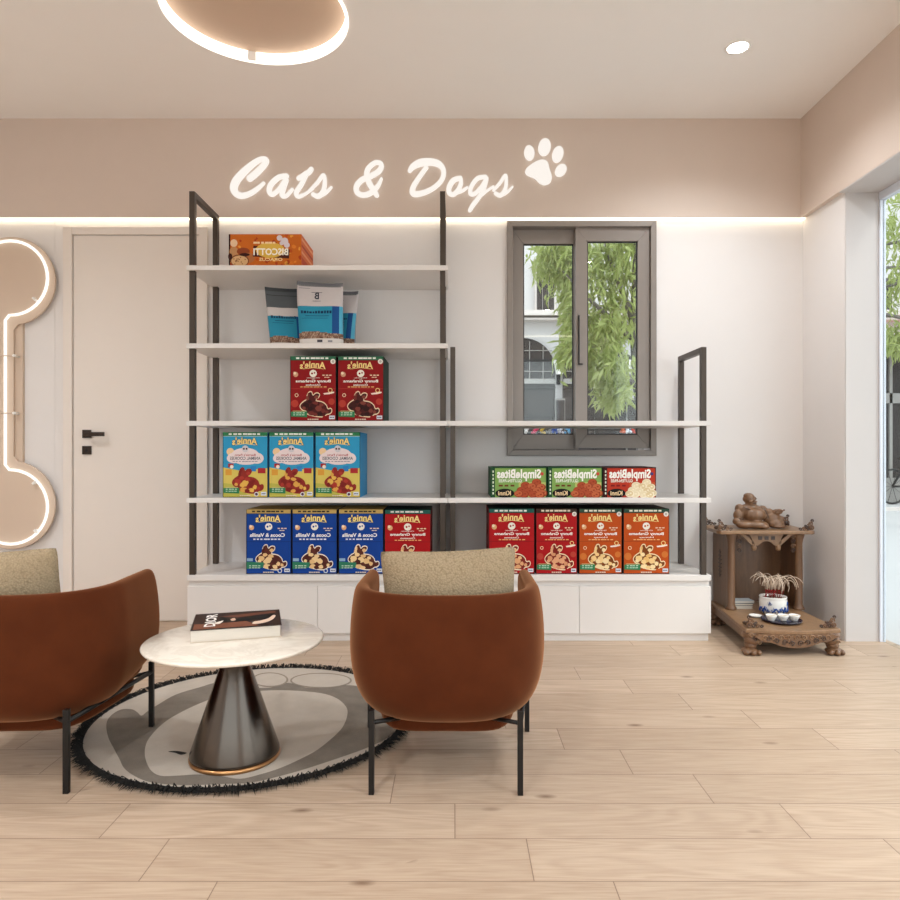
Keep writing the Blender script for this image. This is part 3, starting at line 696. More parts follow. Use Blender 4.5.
bite_box(603, 656.4, 'red', 'small red cookie box at the right end of its row below the window')
# the biscotti carton on the top shelf
zb = SZ[0] + .0005; YA = 3.76; x0, x1 = X(228.8, YA), X(301.4, YA); w = x1 - x0; h = Z(234.2, YA) - zb
t = thing('biscotti_carton', 'long orange biscuit carton alone on the top shelf', 'biscuit box', ((x0 + x1) / 2, YA, zb))
c = carton(t, w, h, .31, ink('c4641c'), ink('cf6a3c'), ink('c4641c'))
p = Print(w, h); rr = random.Random(5)
for i in range(46):
    u, v = rr.random(), rr.random(); r_ = rr.uniform(.015, .04)
    p.k = i % 5; p.poly([(min(1, max(0, u + r_ * rr.uniform(.5, 1.2) * cos(a))), min(1, max(0, v + 2.2 * r_ * rr.uniform(.5, 1.2) * sin(a)))) for a in [2 * pi * j / 8 for j in range(8)]], rr.choice(['d97f28', 'b84c18', 'e09a3c', 'a83c14', 'cf7020']))
p.k = 6; p.rect(0, .022, 0, 1, '2a100c')
for u, v, ru, rv, cl in ((.07, .72, .05, .12, 'e2c09a'), (.07, .45, .06, .16, 'b98658'), (.2, .46, .09, .12, '8a4020'), (.27, .26, .09, .16, 'b06a3a'), (.15, .17, .13, .2, '7a4428'), (.15, .16, .115, .17, 'd2a878'), (.22, .36, .07, .05, '3a1610'), (.02, .3, .03, .1, '3a1610')):
    p.disc(u, v, ru, cl, rv)
for i in range(14): p.disc(.15 + rr.uniform(-.08, .08), .16 + rr.uniform(-.12, .12), .008, '8a5a38', .02)
p.build('front_print', t)
p = Print(w, h); p.k = 24; p.poly([(.33, .3), (.83, .24), (.84, .52), (.34, .64)], '4a1a12'); p.disc(.57, .5, .2, 'd9b04a', .24); p.word('BISCOTTI', .34, .82, .34, 'f6efe2', .22, bold=.03); p.word('ORACUS', .42, .74, .16, 'f2d9a0', .1); p.dashes(.34, .66, .7, .06, 'f0d0a0', 6)
for u, v, ru in ((.7, .88, .04), (.77, .78, .05), (.8, .66, .04), (.73, .72, .03)): p.disc(u, v, ru, 'd8ccd2', ru * 2.2)
p.build('lettering', t)
b = MB()
for z0_, z1_, cl in ((.1, .3, 'b5452a'), (.42, .5, 'e39a70'), (.62, .7, 'a83c22'), (.82, .9, 'e39a70')):
    b.poly([(w / 2 + .0004, .004, z0_ * h), (w / 2 + .0004, .306, z0_ * h), (w / 2 + .0004, .306, z1_ * h), (w / 2 + .0004, .004, z1_ * h)], ink(cl))
b.build('side_stripes', t, recalc=False)

# treat pouches
def pouch(px0, px1, pyt, Y, tilt, rz, label, dark=False):
    zb = SZ[1] + .001; w = (px1 - px0) * Y / F; h = Z(pyt, Y) - zb
    t = thing('treat_pouch', label, 'treat pouch', (X((px0 + px1) / 2, Y), Y, zb), rz, 'stand-up treat pouches')
    nx, nz = 48, 64
    def depth(u, v):            # half thickness: fat at the foot, flat at the seal
        return (.052 * (1 - v) ** .8 + .003) * max(0., 1 - (2 * u - 1) ** 4) ** .5 + .0012
    def P(u, v, sgn, off=0.):
        wob = .004 * sin(9 * u + 7 * v) + .0016 * sin(23 * u - 31 * v) * (1 - v); tp = .93 + .07 * v
        return ((u - .5) * w * tp + tilt * (v - .3) * h, sgn * (depth(u, v) + off) + wob * v + .03 * v * v, v * h * (1 - .02 * sin(3 * u) * v - (.045 * u * v if not dark else 0)))
    silver = ink('5f6468') if dark else ink('c9c2c2')
    b = MB()
    for sgn in (-1, 1):
        g = [[b.bm.verts.new(P(i / nx, j / nz, sgn)) for i in range(nx + 1)] for j in range(nz + 1)]
        for j in range(nz):
            for i in range(nx):
                v = (j + .5) / nz; u = (i + .5) / nx
                if sgn > 0: m = ink('8d9096')
                elif v > .93: m = ink('73757a') if not dark else ink('4c5054')
                elif v > (.60 if not dark else .66): m = silver
                elif v > .52 and dark: m = ink('cfc8c6')
                elif v > .17 + .02 * sin(5 * u): m = ink('2b8fae') if u < .8 else (ink('1c4f8c') if u < .93 else ink('58b0cf'))
                elif v > .075: m = ink(('8a6a58', '6b4e40', 'b39a86', '9c7f6c')[int(3.99 * abs(sin(13 * u + 4 * sin(37 * v)) * cos(29 * v + 5 * sin(9 * u))))])
                else: m = ink('d9d4d0')
                f = b.bm.faces.new((g[j][i], g[j][i + 1], g[j + 1][i + 1], g[j + 1][i])); f.material_index = b.mi(m); f.smooth = True
        if sgn < 0: ga = g
        else:
            k = b.mi(silver)
            for j in range(nz):
                for e in (0, nx): f = b.bm.faces.new((ga[j][e], ga[j + 1][e], g[j + 1][e], g[j][e])); f.material_index = k
            for i in range(nx):
                for e in (0, nz): f = b.bm.faces.new((ga[e][i], ga[e][i + 1], g[e][i + 1], g[e][i])); f.material_index = k
    b.build('bag', t)
    b = MB(); ik = ink('173a5c')
    def mark(u0, u1, v0, v1, m):
        n = max(2, int((u1 - u0) * 24))
        for i in range(n):
            a, c = u0 + (u1 - u0) * i / n, u0 + (u1 - u0) * (i + 1) / n
            b.poly([P(a, v0, -1, .0012), P(c, v0, -1, .0012), P(c, v1, -1, .0012), P(a, v1, -1, .0012)], m)
    rr = random.Random(int(px0))
    uu = .1
    while uu < .76: l_ = rr.uniform(.03, .06); mark(uu, min(.78, uu + l_), .475, .475 + rr.choice((.03, .04, .045)), ik); uu += l_ + .018
    mark(.2, .72, .43, .438, ik); mark(.12, .7, .395, .4, ik); mark(.46, .58, .02, .06, ink('4a4a52')); mark(.7, .8, .02, .05, ink('8a8a90'))
    if not dark:
        polys, asp = text_polys('B', .02)
        for f in polys: b.poly([P(.40 + (1 - x) * .1, .71 + y * .08, -1, .0014) for x, y in f], ink('2c3440'))
        mark(.33, .57, .82, .828, ink('4a505a')); mark(.36, .54, .675, .682, ink('4a505a')); mark(.04, .96, .925, .934, ink('4c4f54')); mark(.05, .3, .885, .893, ink('8a8a8e'))
    else:
        mark(.03, .97, .86, .87, ink('3c4044'))
    b.build('label_print', t, recalc=False)
    return t
pouch(268.5, 305, 286.5, 3.95, -.08, radians(12), 'treat pouch with dark grey top, leftmost of the three', True)
pouch(297, 344.5, 279, 3.81, -.05, radians(-4), 'large silver and turquoise treat pouch in front of the other two')
pouch(325, 357, 288, 3.975, .02, radians(-16), 'narrow looking treat pouch half hidden at the right of the three')

# ------------------------------------------------------------------ armchairs
def armchair(x, y, rz, label, on_rug=()):
    t = thing('armchair', label, 'armchair', (x, y, 0), rz, 'rust velvet tub armchairs')
    # outline of the shell in plan, a U open towards +y; u runs from right front to left front
    W, DB, DF = .318, .315, .235
    N = 56
    def plan(u):
        """u in -1..1 ; returns point on the outer curve at full size"""
        a = u * radians(142)                # 0 = back centre
        e = 2.0 / 2.7
        cx, sx = cos(a), sin(a)
        px = W * (abs(sx) ** e) * (1 if sx > 0 else -1)
        if cx >= 0: py = -DB * (abs(cx) ** e)
        else: py = DF / cos(radians(38)) ** e * (abs(cx) ** e) * .98
        if abs(u) > .55: px = W * (1 if u > 0 else -1) * (1 - .03 * max(0., (abs(u) - .55) / .45) ** 1.5)
        return Vector((px, py))
    prof = [(.185, .60), (.192, .70), (.205, .79), (.228, .865), (.262, .93), (.31, .975), (.38, 1.0), (.46, .995), (.53, .972), (.572, .95)]
    TOP = .592; TH = .05
    b = MB(); k = b.mi(M['velvet']); grid = []
    for i in range(N + 1):
        u = -1 + 2 * i / N; p = plan(u); col = []
        endf = max(0., (abs(u) - .90) / .10)
        drop = .05 * (1 - sqrt(max(0, 1 - endf ** 2)))     # rounded top corner of the arm
        nrm = Vector((p.x, p.y)).normalized()
        for z, s in prof:
            zz = z - drop * max(0., (z - .35) / .25)
            if z < .30: zz = z + .05 * max(0, (abs(u) - .6) / .4) * (.30 - z) / .11
            col.append(Vector((p.x * s, p.y * (s if p.y < 0 else (.80 + .2 * s)), zz)))
        so = prof[-1][1]; zt = TOP - drop
        q = Vector((p.x * so, p.y * (so if p.y < 0 else (.8 + .2 * so))))
        for rr_, dz in ((.008, .586 - .592 + .0), (.016, -.001), (.028, .0), (.04, -.004), (.048, -.014), (.052, -.03)):
            col.append(Vector((q.x - nrm.x * rr_, q.y - nrm.y * rr_ * (1 if p.y < 0 else .15), zt + dz)))
        for z in (.50, .42, .36):
            col.append(Vector((p.x * (1 - .17), p.y * (.83 if p.y < 0 else .98), z - drop * .3)))
        grid.append([b.bm.verts.new(v) for v in col])
    L = len(grid[0])
    for i in range(N):
        for j in range(L - 1):
            f = b.bm.faces.new((grid[i][j], grid[i + 1][j], grid[i + 1][j + 1], grid[i][j + 1])); f.material_index = k; f.smooth = True
    for e in (0, N): f = b.bm.faces.new(grid[e] if e else grid[e][::-1]); f.material_index = k
    f = b.bm.faces.new([grid[i][0] for i in range(N + 1)]); f.material_index = k
    sh = b.build('shell', t); sm = sh.modifiers.new('sub', 'SUBSURF'); sm.levels = 1; sm.render_levels = 1
    # seat base and cushion
    pts = closed([(-.19, -.19), (0, -.215), (.19, -.19), (.25, 0), (.24, .23), (0, .27), (-.24, .23), (-.25, 0)], 6)
    b = MB(); b.prism([(x_ * .9, y_ * .9) for x_, y_ in pts], .150, .215, M['velvet'], 'z'); smo = b.build('seat_base', t, bevel=.018, seg=4)
    b = MB(); b.prism([(x_ * .98, y_ * .98 + .01) for x_, y_ in pts], .205, .37, M['velvet'], 'z'); b.build('seat_cushion', t, bevel=.03, seg=4)
    # slim black metal legs
    def leg(x_, y_, key, nm='leg'):
        b = MB(); b.box(x_ - .0082, x_ + .0082, y_ - .0082, y_ + .0082, .0128 if key in on_rug else 0, .25, M['black']); return b.build(nm, t, bevel=.001)
    RLx, RLy, FLx, FLy = .221, -.272, .286, .2
    for s in (-1, 1):
        leg(s * RLx, RLy, 'r%d' % s); leg(s * FLx, FLy, 'f%d' % s)
        b = MB(); b.tube([(s * RLx, RLy, .212), (s * FLx, FLy, .212)], .008, M['black'], 6); b.build('side_rail', t)
    for y_, xw in ((RLy, RLx), (FLy, FLx)):
        for s in (-1, 1): b = MB(); b.tube([(s * xw, y_, .212), (s * .13, y_ * .62, .19)], .007, M['black'], 6); b.build('strut', t)
    return t
AC1 = (-.022, 2.352); AC2 = (-1.386, 2.352)
armchair(AC1[0], AC1[1], radians(-.5), 'rust velvet tub armchair in the middle of the room, seen from behind', ('f-1',))
armchair(AC2[0], AC2[1], radians(2), 'rust velvet tub armchair at the left edge, beside the coffee table', ('f1',))
def cushion(loc, rot, w, h, d, label):
    n = 22; b = MB(); k = b.mi(M['knit'])
    def P(u, v, s):
        a, c = 2 * u - 1, 2 * v - 1
        th = d / 2 * ((1 - a * a) * (1 - c * c)) ** .62 + .0001
        pin = 1 - .07 * (1 - abs(c) ** 2) * 0 ; ex = 1 - .06 * (1 - a * a) ; ey = 1 - .05 * (1 - c * c)
        rc = 1 - .03 * (a * c) ** 8; return (a * w / 2 * ey * rc, s * th, c * h / 2 * ex * rc)
    gs = {}
    for s in (-1, 1):
        for j in range(n + 1):
            for i in range(n + 1):
                edge = i in (0, n) or j in (0, n)
                if edge and s > 0: gs[s, i, j] = gs[-1, i, j]
                else: gs[s, i, j] = b.bm.verts.new(P(i / n, j / n, s))
        for j in range(n):
            for i in range(n):
                q = [gs[s, i, j], gs[s, i + 1, j], gs[s, i + 1, j + 1], gs[s, i, j + 1]]
                f = b.bm.faces.new(q if s < 0 else q[::-1]); f.material_index = k; f.smooth = True
    o = b.build('throw_cushion', loc=loc); o.rotation_euler = rot
    return tag(o, label, 'cushion', 'beige knitted cushions')
cushion((-.014, 2.222, .545), (radians(11), radians(-2), 0), .43, .35, .17, 'beige knitted cushion in the middle armchair')
cushion((-1.457, 2.222, .540), (radians(11), radians(-2), radians(4)), .43, .35, .17, 'beige knitted cushion in the left armchair')

# ------------------------------------------------------------------ rug
rx, ry, rr0 = -.765, 2.675, .583
rug = thing('rug', 'round cream and grey rug with a black shaggy fringe under the coffee table', 'rug', (rx, ry, 0))
b = MB(); b.lathe([(0, .0005), (rr0, .0005), (rr0, .009), (rr0 - .004, .0115), (0, .0115)], M['rugwhite'], 96, smooth=False); b.build('pile_base', rug)
def rugp(pts, n=5, z=.012): return [(p[0] - rx, p[1] - ry, z) for p in closed([FL(x, y) for x, y in pts], n)]
def c6(l): return [(60 + x / 5, 660 + y / 5) for x, y in l]
def c7(l): return [(240 + x / 5, 660 + y / 5) for x, y in l]
outer = c6([(232,335),(255,293),(305,263),(360,262),(388,278),(408,294),(440,270),(500,232),(580,187),(700,150),(800,126)]) + c7([(60,150),(150,152),(240,128),(330,152),(430,152),(530,140),(610,150),(720,190),(820,250),(830,310),(760,390),(640,455),(370,550),(200,600),(60,632)]) + c6([(820,640),(640,646),(520,640),(430,625),(360,592),(318,556),(298,515),(270,462),(240,400)])
inner = c6([(425,500),(430,440),(460,390),(520,330),(600,280),(700,232),(800,196)]) + c7([(0,180),(120,168),(250,167),(400,180),(480,205),(525,242),(538,280),(520,340),(480,390),(390,465),(300,515),(200,560),(100,592),(0,614)]) + c6([(800,600),(690,592),(590,598),(500,598),(450,565)])
b = MB(); b.poly(rugp(outer, 4, .0121), M['ruggrey']); b.poly(rugp(inner, 4, .0125), M['rugwhite'])
for cx, cy, ax, ay in ((150, 113, 92, 37), (405, 117, 155, 39)):
    e1 = [(cx + ax * cos(2 * pi * i / 28), cy + ay * sin(2 * pi * i / 28)) for i in range(28)]; e2 = [(cx + (ax - 10) * cos(2 * pi * i / 28), cy + (ay - 5) * sin(2 * pi * i / 28)) for i in range(28)]
    b.poly(rugp(c7(e1), 1, .0129), M['rugline']); b.poly(rugp(c7(e2), 1, .0133), M['rugwhite'])
b.poly(rugp(c6([(540,478),(575,474),(610,478),(635,485),(605,494),(575,484)]), 3, .0133), M['fringe'])
b.build('panel_pattern', rug, recalc=False)
b = MB(); k = b.mi(M['fringe']); rr = random.Random(11)
for i in range(2600):
    a = rr.uniform(0, 2 * pi); r0 = rr0 - rr.uniform(.0, .012); l_ = rr.uniform(.025, .056); da = rr.gauss(0, .28); w_ = rr.uniform(.0012, .0026)
    d_ = Vector((cos(a + da), sin(a + da), 0)); s_ = Vector((-d_.y, d_.x, 0)) * w_; p0 = Vector((r0 * cos(a), r0 * sin(a), rr.uniform(.003, .011)))
    h1 = rr.uniform(.006, .022); h2 = rr.uniform(.001, .02)
    p1 = p0 + d_ * l_ * .5 + Vector((0, 0, h1 - .004)); p2 = p0 + d_ * l_; p2.z = h2
    q = [b.bm.verts.new(v) for v in (p0 - s_, p0 + s_, p1 + s_, p1 - s_)]; e = b.bm.verts.new(p2); up = b.bm.verts.new(p1 + Vector((0, 0, .003)))
    for f in ((q[0], q[1], q[2], up), (q[0], up, q[3]), (up, q[2], e), (q[3], up, e)):
        try: ff = b.bm.faces.new(f); ff.material_index = k
        except ValueError: pass
fr = b.build('fringe', rug, recalc=False); fr['kind'] = 'stuff'
b = MB(); b.lathe([(rr0 - .006, .001), (rr0 + .006, .001), (rr0 + .008, .008), (rr0, .013), (rr0 - .006, .012)], M['fringe'], 96); b.build('border', rug)

# ------------------------------------------------------------------ coffee table
TX, TY = -.7235, 2.314; TZ = .0135
tb = thing('coffee_table', 'round marble topped coffee table on a brushed steel cone', 'coffee table', (TX, TY, TZ))
H = .401 - TZ
b = MB(); b.lathe([(0, H - .014), (.276, H - .014), (.285, H - .011), (.288, H - .006), (.287, H - .002), (.283, H), (0, H)], M['marble'], 96); b.build('table_top', tb)
b = MB(); b.lathe([(0, .012), (.143, .012), (.1425, .022), (.047, .302), (.0445, .307), (.03, .307), (.03, H - .0145), (0, H - .0145)], M['brushed'], 96); b.build('pedestal', tb)
b = MB(); b.lathe([(0, 0), (.145, 0), (.146, .006), (.143, .0125), (0, .0125)], M['brass'], 96); b.build('base_ring', tb)
# book
bk = thing('book', 'hardback book with a dark photo cover lying on the marble table', 'book', (-.743, 2.402, .4015), radians(16))
bw, bd, bh = .283, .225, .041
b = MB(); b.box(-bw / 2, bw / 2 - .003, -bd / 2, bd / 2, .003, bh - .0025, M['paper']); b.build('page_block', bk)
cov = paint('book_cover', '2a1712', .3, var=.15, scale=12)
b = MB(); b.box(-bw / 2 - .002, bw / 2 + .002, -bd / 2 - .003, bd / 2 + .003, bh - .0025, bh, cov); b.build('front_cover', bk)
b = MB(); b.box(-bw / 2 - .002, bw / 2 + .002, -bd / 2 - .003, bd / 2 + .003, 0, .003, paint('book_back', 'cdbfae', .5)); b.build('back_cover', bk)
b = MB(); b.box(-bw / 2 - .002, bw / 2 + .002, bd / 2, bd / 2 + .004, 0, bh, cov); b.build('spine', bk)
b = MB()
def cp(pts, z, cl): b.poly([((u - .5) * bw, (v - .5) * bd, bh + z) for u, v in pts], ink(cl))
cp([(0, .0), (1, 0), (1, 1), (0, 1)], .0003, '33201a'); cp([(.02, .0), (.75, .02), (.6, .35), (.3, .3), (.02, .34)], .0006, '7a4a36'); cp([(.28, .75), (.95, .93), (.96, .8), (.5, .62)], .0006, '6b4030')
cp(closed([(.3, .7), (.45, .5), (.6, .6), (.9, .75), (.95, .45), (.7, .4), (.5, .35), (.32, .42)], 3), .0009, '0f0b0b')
cp(closed([(.68, .12), (.8, .14), (.9, .3), (.95, .55), (.92, .62), (.86, .42), (.76, .3), (.69, .26)], 3), .0012, 'e6c9b4'); cp(closed([(.42, .5), (.46, .58), (.48, .44), (.44, .4)], 3), .0012, 'd9b49c'); cp(closed([(.24, .32), (.34, .46), (.3, .26)], 3), .0012, 'efe2d6')
b.build('cover_photo', bk, recalc=False)
polys, asp = text_polys('DIOR', .03); b = MB()
for f in polys: b.poly([((.13 + (1 - y / asp) * .13 - .5) * -1 * -bw, (.12 + x * .8 - .5) * bd, bh + .0016) for x, y in f], ink('f2ece6'))
b.build('cover_lettering', bk, recalc=False)

# ------------------------------------------------------------------ wooden shrine
def curl(bb, cx, cy, cz, r, m, plane='xz', turns=1.3, th=.3, flip=1):
    pts = []
    for i in range(15):
        q = i / 14; a = turns * 2 * pi * q; r_ = r * (1 - .8 * q)
        u, v = r_ * cos(a) * flip, r_ * sin(a)
        pts.append({'xz': (cx + u, cy, cz + v), 'yz': (cx, cy + u, cz + v), 'xy': (cx + u, cy + v, cz)}[plane])
    bb.tube(pts, [r * th * (1 - .4 * i / 14) for i in range(15)], m, 6)
sh = thing('altar_shrine', 'carved wooden floor shrine beside the white cabinet in the right corner', 'shrine', (1.74, 3.9, 0))
SX, SY = 1.74, 3.9
def lx(v): return v - SX
def ly(v): return v - SY
W_, WL, WD = M['wood'], M['woodlight'], M['wooddark']
zb = .128
# base slab: wider at the bowed front
front = [(lx(1.462 + .476 * i / 12), ly(3.505 - .032 * sin(pi * i / 12))) for i in range(13)]
top = front + [(lx(1.955), ly(4.185)), (lx(1.53), ly(4.185))]
b = MB(); b.prism(top, zb - .02, zb, WL, 'z'); b.build('base_slab', sh, bevel=.004)
ins = [(x_ * .96, y_ * .975) for x_, y_ in top]
b = MB(); b.prism(ins, zb - .066, zb - .02, W_, 'z'); b.build('base_frame', sh, bevel=.003)
# carved apron in front
ap = [(lx(1.52), zb - .02), (lx(1.885), zb - .02), (lx(1.875), zb - .05), (lx(1.82), zb - .062), (lx(1.76), zb - .082), (lx(1.70), zb - .088), (lx(1.64), zb - .082), (lx(1.58), zb - .062), (lx(1.53), zb - .05)]
b = MB(); b.prism(closed(ap, 3), ly(3.478), ly(3.50), W_)
for i in range(17):
    xx = lx(1.545 + .0195 * i); curl(b, xx, ly(3.477), zb - .036 - .03 * sin(pi * i / 16) * (i % 2), .014, WD if i % 2 else WL, 'xz', 1.3, .22, 1 if i % 4 < 2 else -1)
b.build('carved_apron', sh)
b = MB()
for i in range(6):
    q = i / 5; curl(b, lx(1.505 + .012 * q) - .001, ly(3.75 + .09 * q), zb - .04, .013, WD, 'yz', 1.2, .3, 1 if i % 2 else -1)
b.build('side_carving', sh)
def paw(cx, cy, s):
    b = MB(); m = W_
    for c_, r_ in (((cx, cy, .094), (.052, .042, .03)), ((cx + .004 * s, cy - .008, .072), (.042, .036, .032)), ((cx + .012 * s, cy - .006, .045), (.031, .03, .03)), ((cx + .016 * s, cy - .014, .017), (.044, .04, .017)), ((cx - .016 * s, cy - .04, .014), (.014, .022, .014)), ((cx + .014 * s, cy - .046, .014), (.014, .022, .014)), ((cx + .044 * s, cy - .036, .014), (.015, .022, .014))):
        b.ball(c_, r_, m, 12)
    for q in range(3): curl(b, cx - .022 + .02 * q, cy - .044, .1 - .018 * q, .013, WD if q == 1 else WL, 'xz', 1.3, .3, s)
    return b.build('paw_leg', sh)
paw(lx(1.505), ly(3.535), -1); paw(lx(1.895), ly(3.535), 1); paw(lx(1.56), ly(4.14), -1); paw(lx(1.92), ly(4.14), 1)
# cabin
zr = .572
b = MB(); b.box(lx(1.545), lx(1.56), ly(3.955), ly(4.175), zb, zr - .012, W_)
for q in range(7):                                   # carved long-life emblem on the side
    w_ = .028 - .004 * abs(q - 3); b.box(lx(1.5425), lx(1.545), ly(4.065 - w_), ly(4.065 + w_), .30 + .022 * q, .308 + .022 * q, WD)
b.box(lx(1.5425), lx(1.545), ly(4.061), ly(4.069), .29, .45, WD); b.build('side_panel', sh, bevel=.001)
b = MB(); b.box(lx(1.94), lx(1.955), ly(3.955), ly(4.175), zb, zr - .012, W_); b.build('side_panel', sh, bevel=.001)
b = MB(); b.box(lx(1.56), lx(1.94), ly(4.16), ly(4.175), zb, zr - .012, W_); b.build('back_panel', sh)
for px_ in (1.563, 1.944):
    b = MB(); b.lathe([(0, 0), (.031, 0), (.031, .008), (.026, .016), (.024, .02), (.0215, .03), (.022, .2), (.0205, .4 - .03), (.024, .395), (.029, .41), (.031, .42), (.031, zr - zb - .016), (0, zr - zb - .016)], W_, 24, (lx(px_), ly(3.95), zb)); b.build('column', sh)
rf = [(lx(1.478), ly(3.875)), (lx(1.99), ly(3.875)), (lx(2.01), ly(3.9)), (lx(2.0), ly(4.18)), (lx(1.48), ly(4.18)), (lx(1.462), ly(3.9))]
b = MB(); b.prism(rf, zr - .014, zr + .006, WL, 'z'); b.build('roof_slab', sh, bevel=.004)
# crest carving on the roof corners and base corners
def crest(cx, cy, cz, s, run, nm='corner_crest'):
    b = MB()
    for q, (u, v, r_) in enumerate(((0, .014, .015), (.022, .012, .013), (.042, .009, .011), (.062, .007, .009), (.004, .038, .012), (-.004, .054, .009), (.014, .03, .009), (.032, .024, .008))):
        curl(b, cx + u * s, cy, cz + v, r_, (W_, WD)[q % 2], 'xz', 1.4, .34, s)
        if run and q < 4: curl(b, cx, cy + u + .012, cz + v, r_, (WD, W_)[q % 2], 'yz', 1.4, .34, 1)
    return b.build(nm, sh)
zt = zr + .006
crest(lx(1.475), ly(3.885), zt, 1, True); crest(lx(1.985), ly(3.885), zt, -1, True); crest(lx(1.49), ly(4.17), zt, 1, False); crest(lx(1.985), ly(4.17), zt, -1, False)
crest(lx(1.49), ly(3.53), zb, 1, True); crest(lx(1.915), ly(3.53), zb, -1, True)
# hanging fretwork under the roof
b = MB(); zz = zr - .014; yy0, yy1 = ly(3.925), ly(3.94)
arch = [(lx(1.655), zz), (lx(1.85), zz), (lx(1.835), zz - .03), (lx(1.83), zz - .075), (lx(1.80), zz - .068), (lx(1.775), zz - .048), (lx(1.7525), zz - .043), (lx(1.73), zz - .048), (lx(1.705), zz - .068), (lx(1.675), zz - .075), (lx(1.67), zz - .03)]
b.prism(arch, yy0, yy1, WL)
for q in (-1, 0, 1): b.box(lx(1.7525 + .036 * q - .011), lx(1.7525 + .036 * q + .011), yy0 - .002, yy0, zz - .036 + .0, zz - .016, WD)
for s in (-1, 1):
    b.prism([(lx(1.7525 + s * .078), zz - .07), (lx(1.7525 + s * .15), zz - .002), (lx(1.7525 + s * .125), zz - .002), (lx(1.7525 + s * .07), zz - .05)], yy0, yy1, WL)
    b.lathe([(0, -.1), (.012, -.094), (.015, -.08), (.011, -.07), (.011, -.06), (0, -.06)], WL, 16, (lx(1.7525 + s * .068), (yy0 + yy1) / 2, zz))
    for q in range(4): curl(b, lx(1.7525 + s * .15), yy0 + .004, zz - .02 - .026 * q, .013, (W_, WD)[q % 2], 'xz', 1.3, .3, s)
b.build('fretwork', sh)

# figurine on the roof
fg = thing('seated_figurine', 'carved wooden laughing monk figurine sitting on the shrine roof', 'figurine', (1.752, 4.02, zr + .0078))
k_ = .00057
def q_(x_, y_, r_, yy=0., ry=None, rz=None):
    return ((x_ - 360) * k_, yy, (440 - y_) * k_), (r_ * k_, (ry or r_) * k_, (rz or r_) * k_)
b = MB()
for args in ((258,150,58,-.005,56,60), (250,118,50,-.002,50,30), (272,195,52,-.012,50,40), (280,222,40,-.016,40,26), (262,258,130,0,85,60), (258,305,142,0,95,78), (288,305,116,-.032,85,74), (235,340,120,0,80,50),
             (160,250,45,.0,45,50), (130,310,45,-.02,42,55), (120,372,48,-.03,45,40), (390,265,50,.0,48,50), (440,275,45,-.02,40,34), (505,278,40,-.035,38,30), (530,272,34,-.04,34,28),
             (180,400,90,-.05,60,42), (290,400,120,-.06,62,42), (350,418,60,-.07,45,24), (470,340,90,-.02,60,70), (500,390,90,-.03,60,50), (520,418,70,-.045,50,22), (560,360,40,-.02,40,45),
             (205,150,14,-.004,16,26), (315,150,14,-.004,16,26), (272,160,11,-.05,12,13), (250,174,22,-.038,14,10), (295,174,22,-.038,14,10)):
    c_, r_ = q_(*args); b.ball(c_, r_, W_, 14)
o = b.build('carved_body', fg); md = o.modifiers.new('fuse', 'REMESH'); md.mode = 'VOXEL'; md.voxel_size = .0034; md.use_smooth_shade = True
sm = o.modifiers.new('relax', 'SMOOTH'); sm.iterations = 4; sm.factor = .5
b = MB()
for ex in (240, 292): c_, r_ = q_(ex, 142, 9, -.051, 4, 4); b.ball(c_, r_, WD, 8)
c_, r_ = q_(272, 188, 18, -.053, 5, 7); b.ball(c_, r_, WD, 8)
b.build('face_detail', fg)
b = MB()
for (x_, y_, r_) in ((590, 370, 26), (600, 345, 16), (625, 392, 24), (600, 408, 22), (645, 405, 14)): c_, rr_ = q_(x_, y_, r_, -.01); b.ball(c_, rr_, WD, 10)
b.build('carved_bundle', fg); b = MB()
for i in range(6): c_, rr_ = q_(485 + 15 * i, 262 - (8 if i % 2 else 0), 9, -.062); b.ball(c_, rr_, W_, 8)
b.build('carved_beads', fg)
b = MB()
for (x0_, y0_, x1_, y1_) in ((170, 225, 330, 260), (110, 330, 200, 340), (180, 380, 320, 375), (200, 350, 400, 362), (385, 235, 425, 350)):
    pts = [q_(x0_ + (x1_ - x0_) * i / 6, y0_ + (y1_ - y0_) * i / 6 + 14 * sin(pi * i / 6), 1, -.057 + .02 * abs(i - 3) / 3)[0] for i in range(7)]
    b.tube(pts, .0022, WD, 6)
b.build('robe_fold', fg)

# offerings on the shrine base
zt = zb + .0005
CX, CY = X(773, 3.85), 3.85
pt = thing('incense_pot', 'white and blue porcelain incense pot on the shrine base', 'incense pot', (CX, CY, zt))
b = MB(); b.lathe([(0, .004), (.05, .004), (.052, 0), (.058, 0), (.066, .012), (.071, .04), (.072, .075), (.069, .087), (.072, .092), (.07, .095), (.064, .092), (.064, .08), (0, .08)], M['porcelain'], 48); b.build('bowl', pt)
b = MB(); rr = random.Random(4)
for i in range(9):
    a = -pi + i * pi / 8; 
    for q in range(2):
        aa = a + .15 * q; r_ = .0728
        pts = [(r_ * cos(aa + .12 * u), r_ * sin(aa + .12 * u), .022 + .012 * sin(6 * u + i) + .012 * q + (.028 if i % 4 == 2 and q else 0)) for u in (-1.2, -.6, 0, .6, 1.2)]
        b.tube(pts, [.001, .0035, .005, .0035, .001], M['blue'], 6)
b.build('painted_pattern', pt)
b = MB(); b.lathe([(0, 0), (.062, 0), (.062, .006), (0, .008)], paint('incense_ash', '8d7d70', .95), 32, (0, 0, .078)); b.build('ash', pt)
protos = []
rr = random.Random(21)
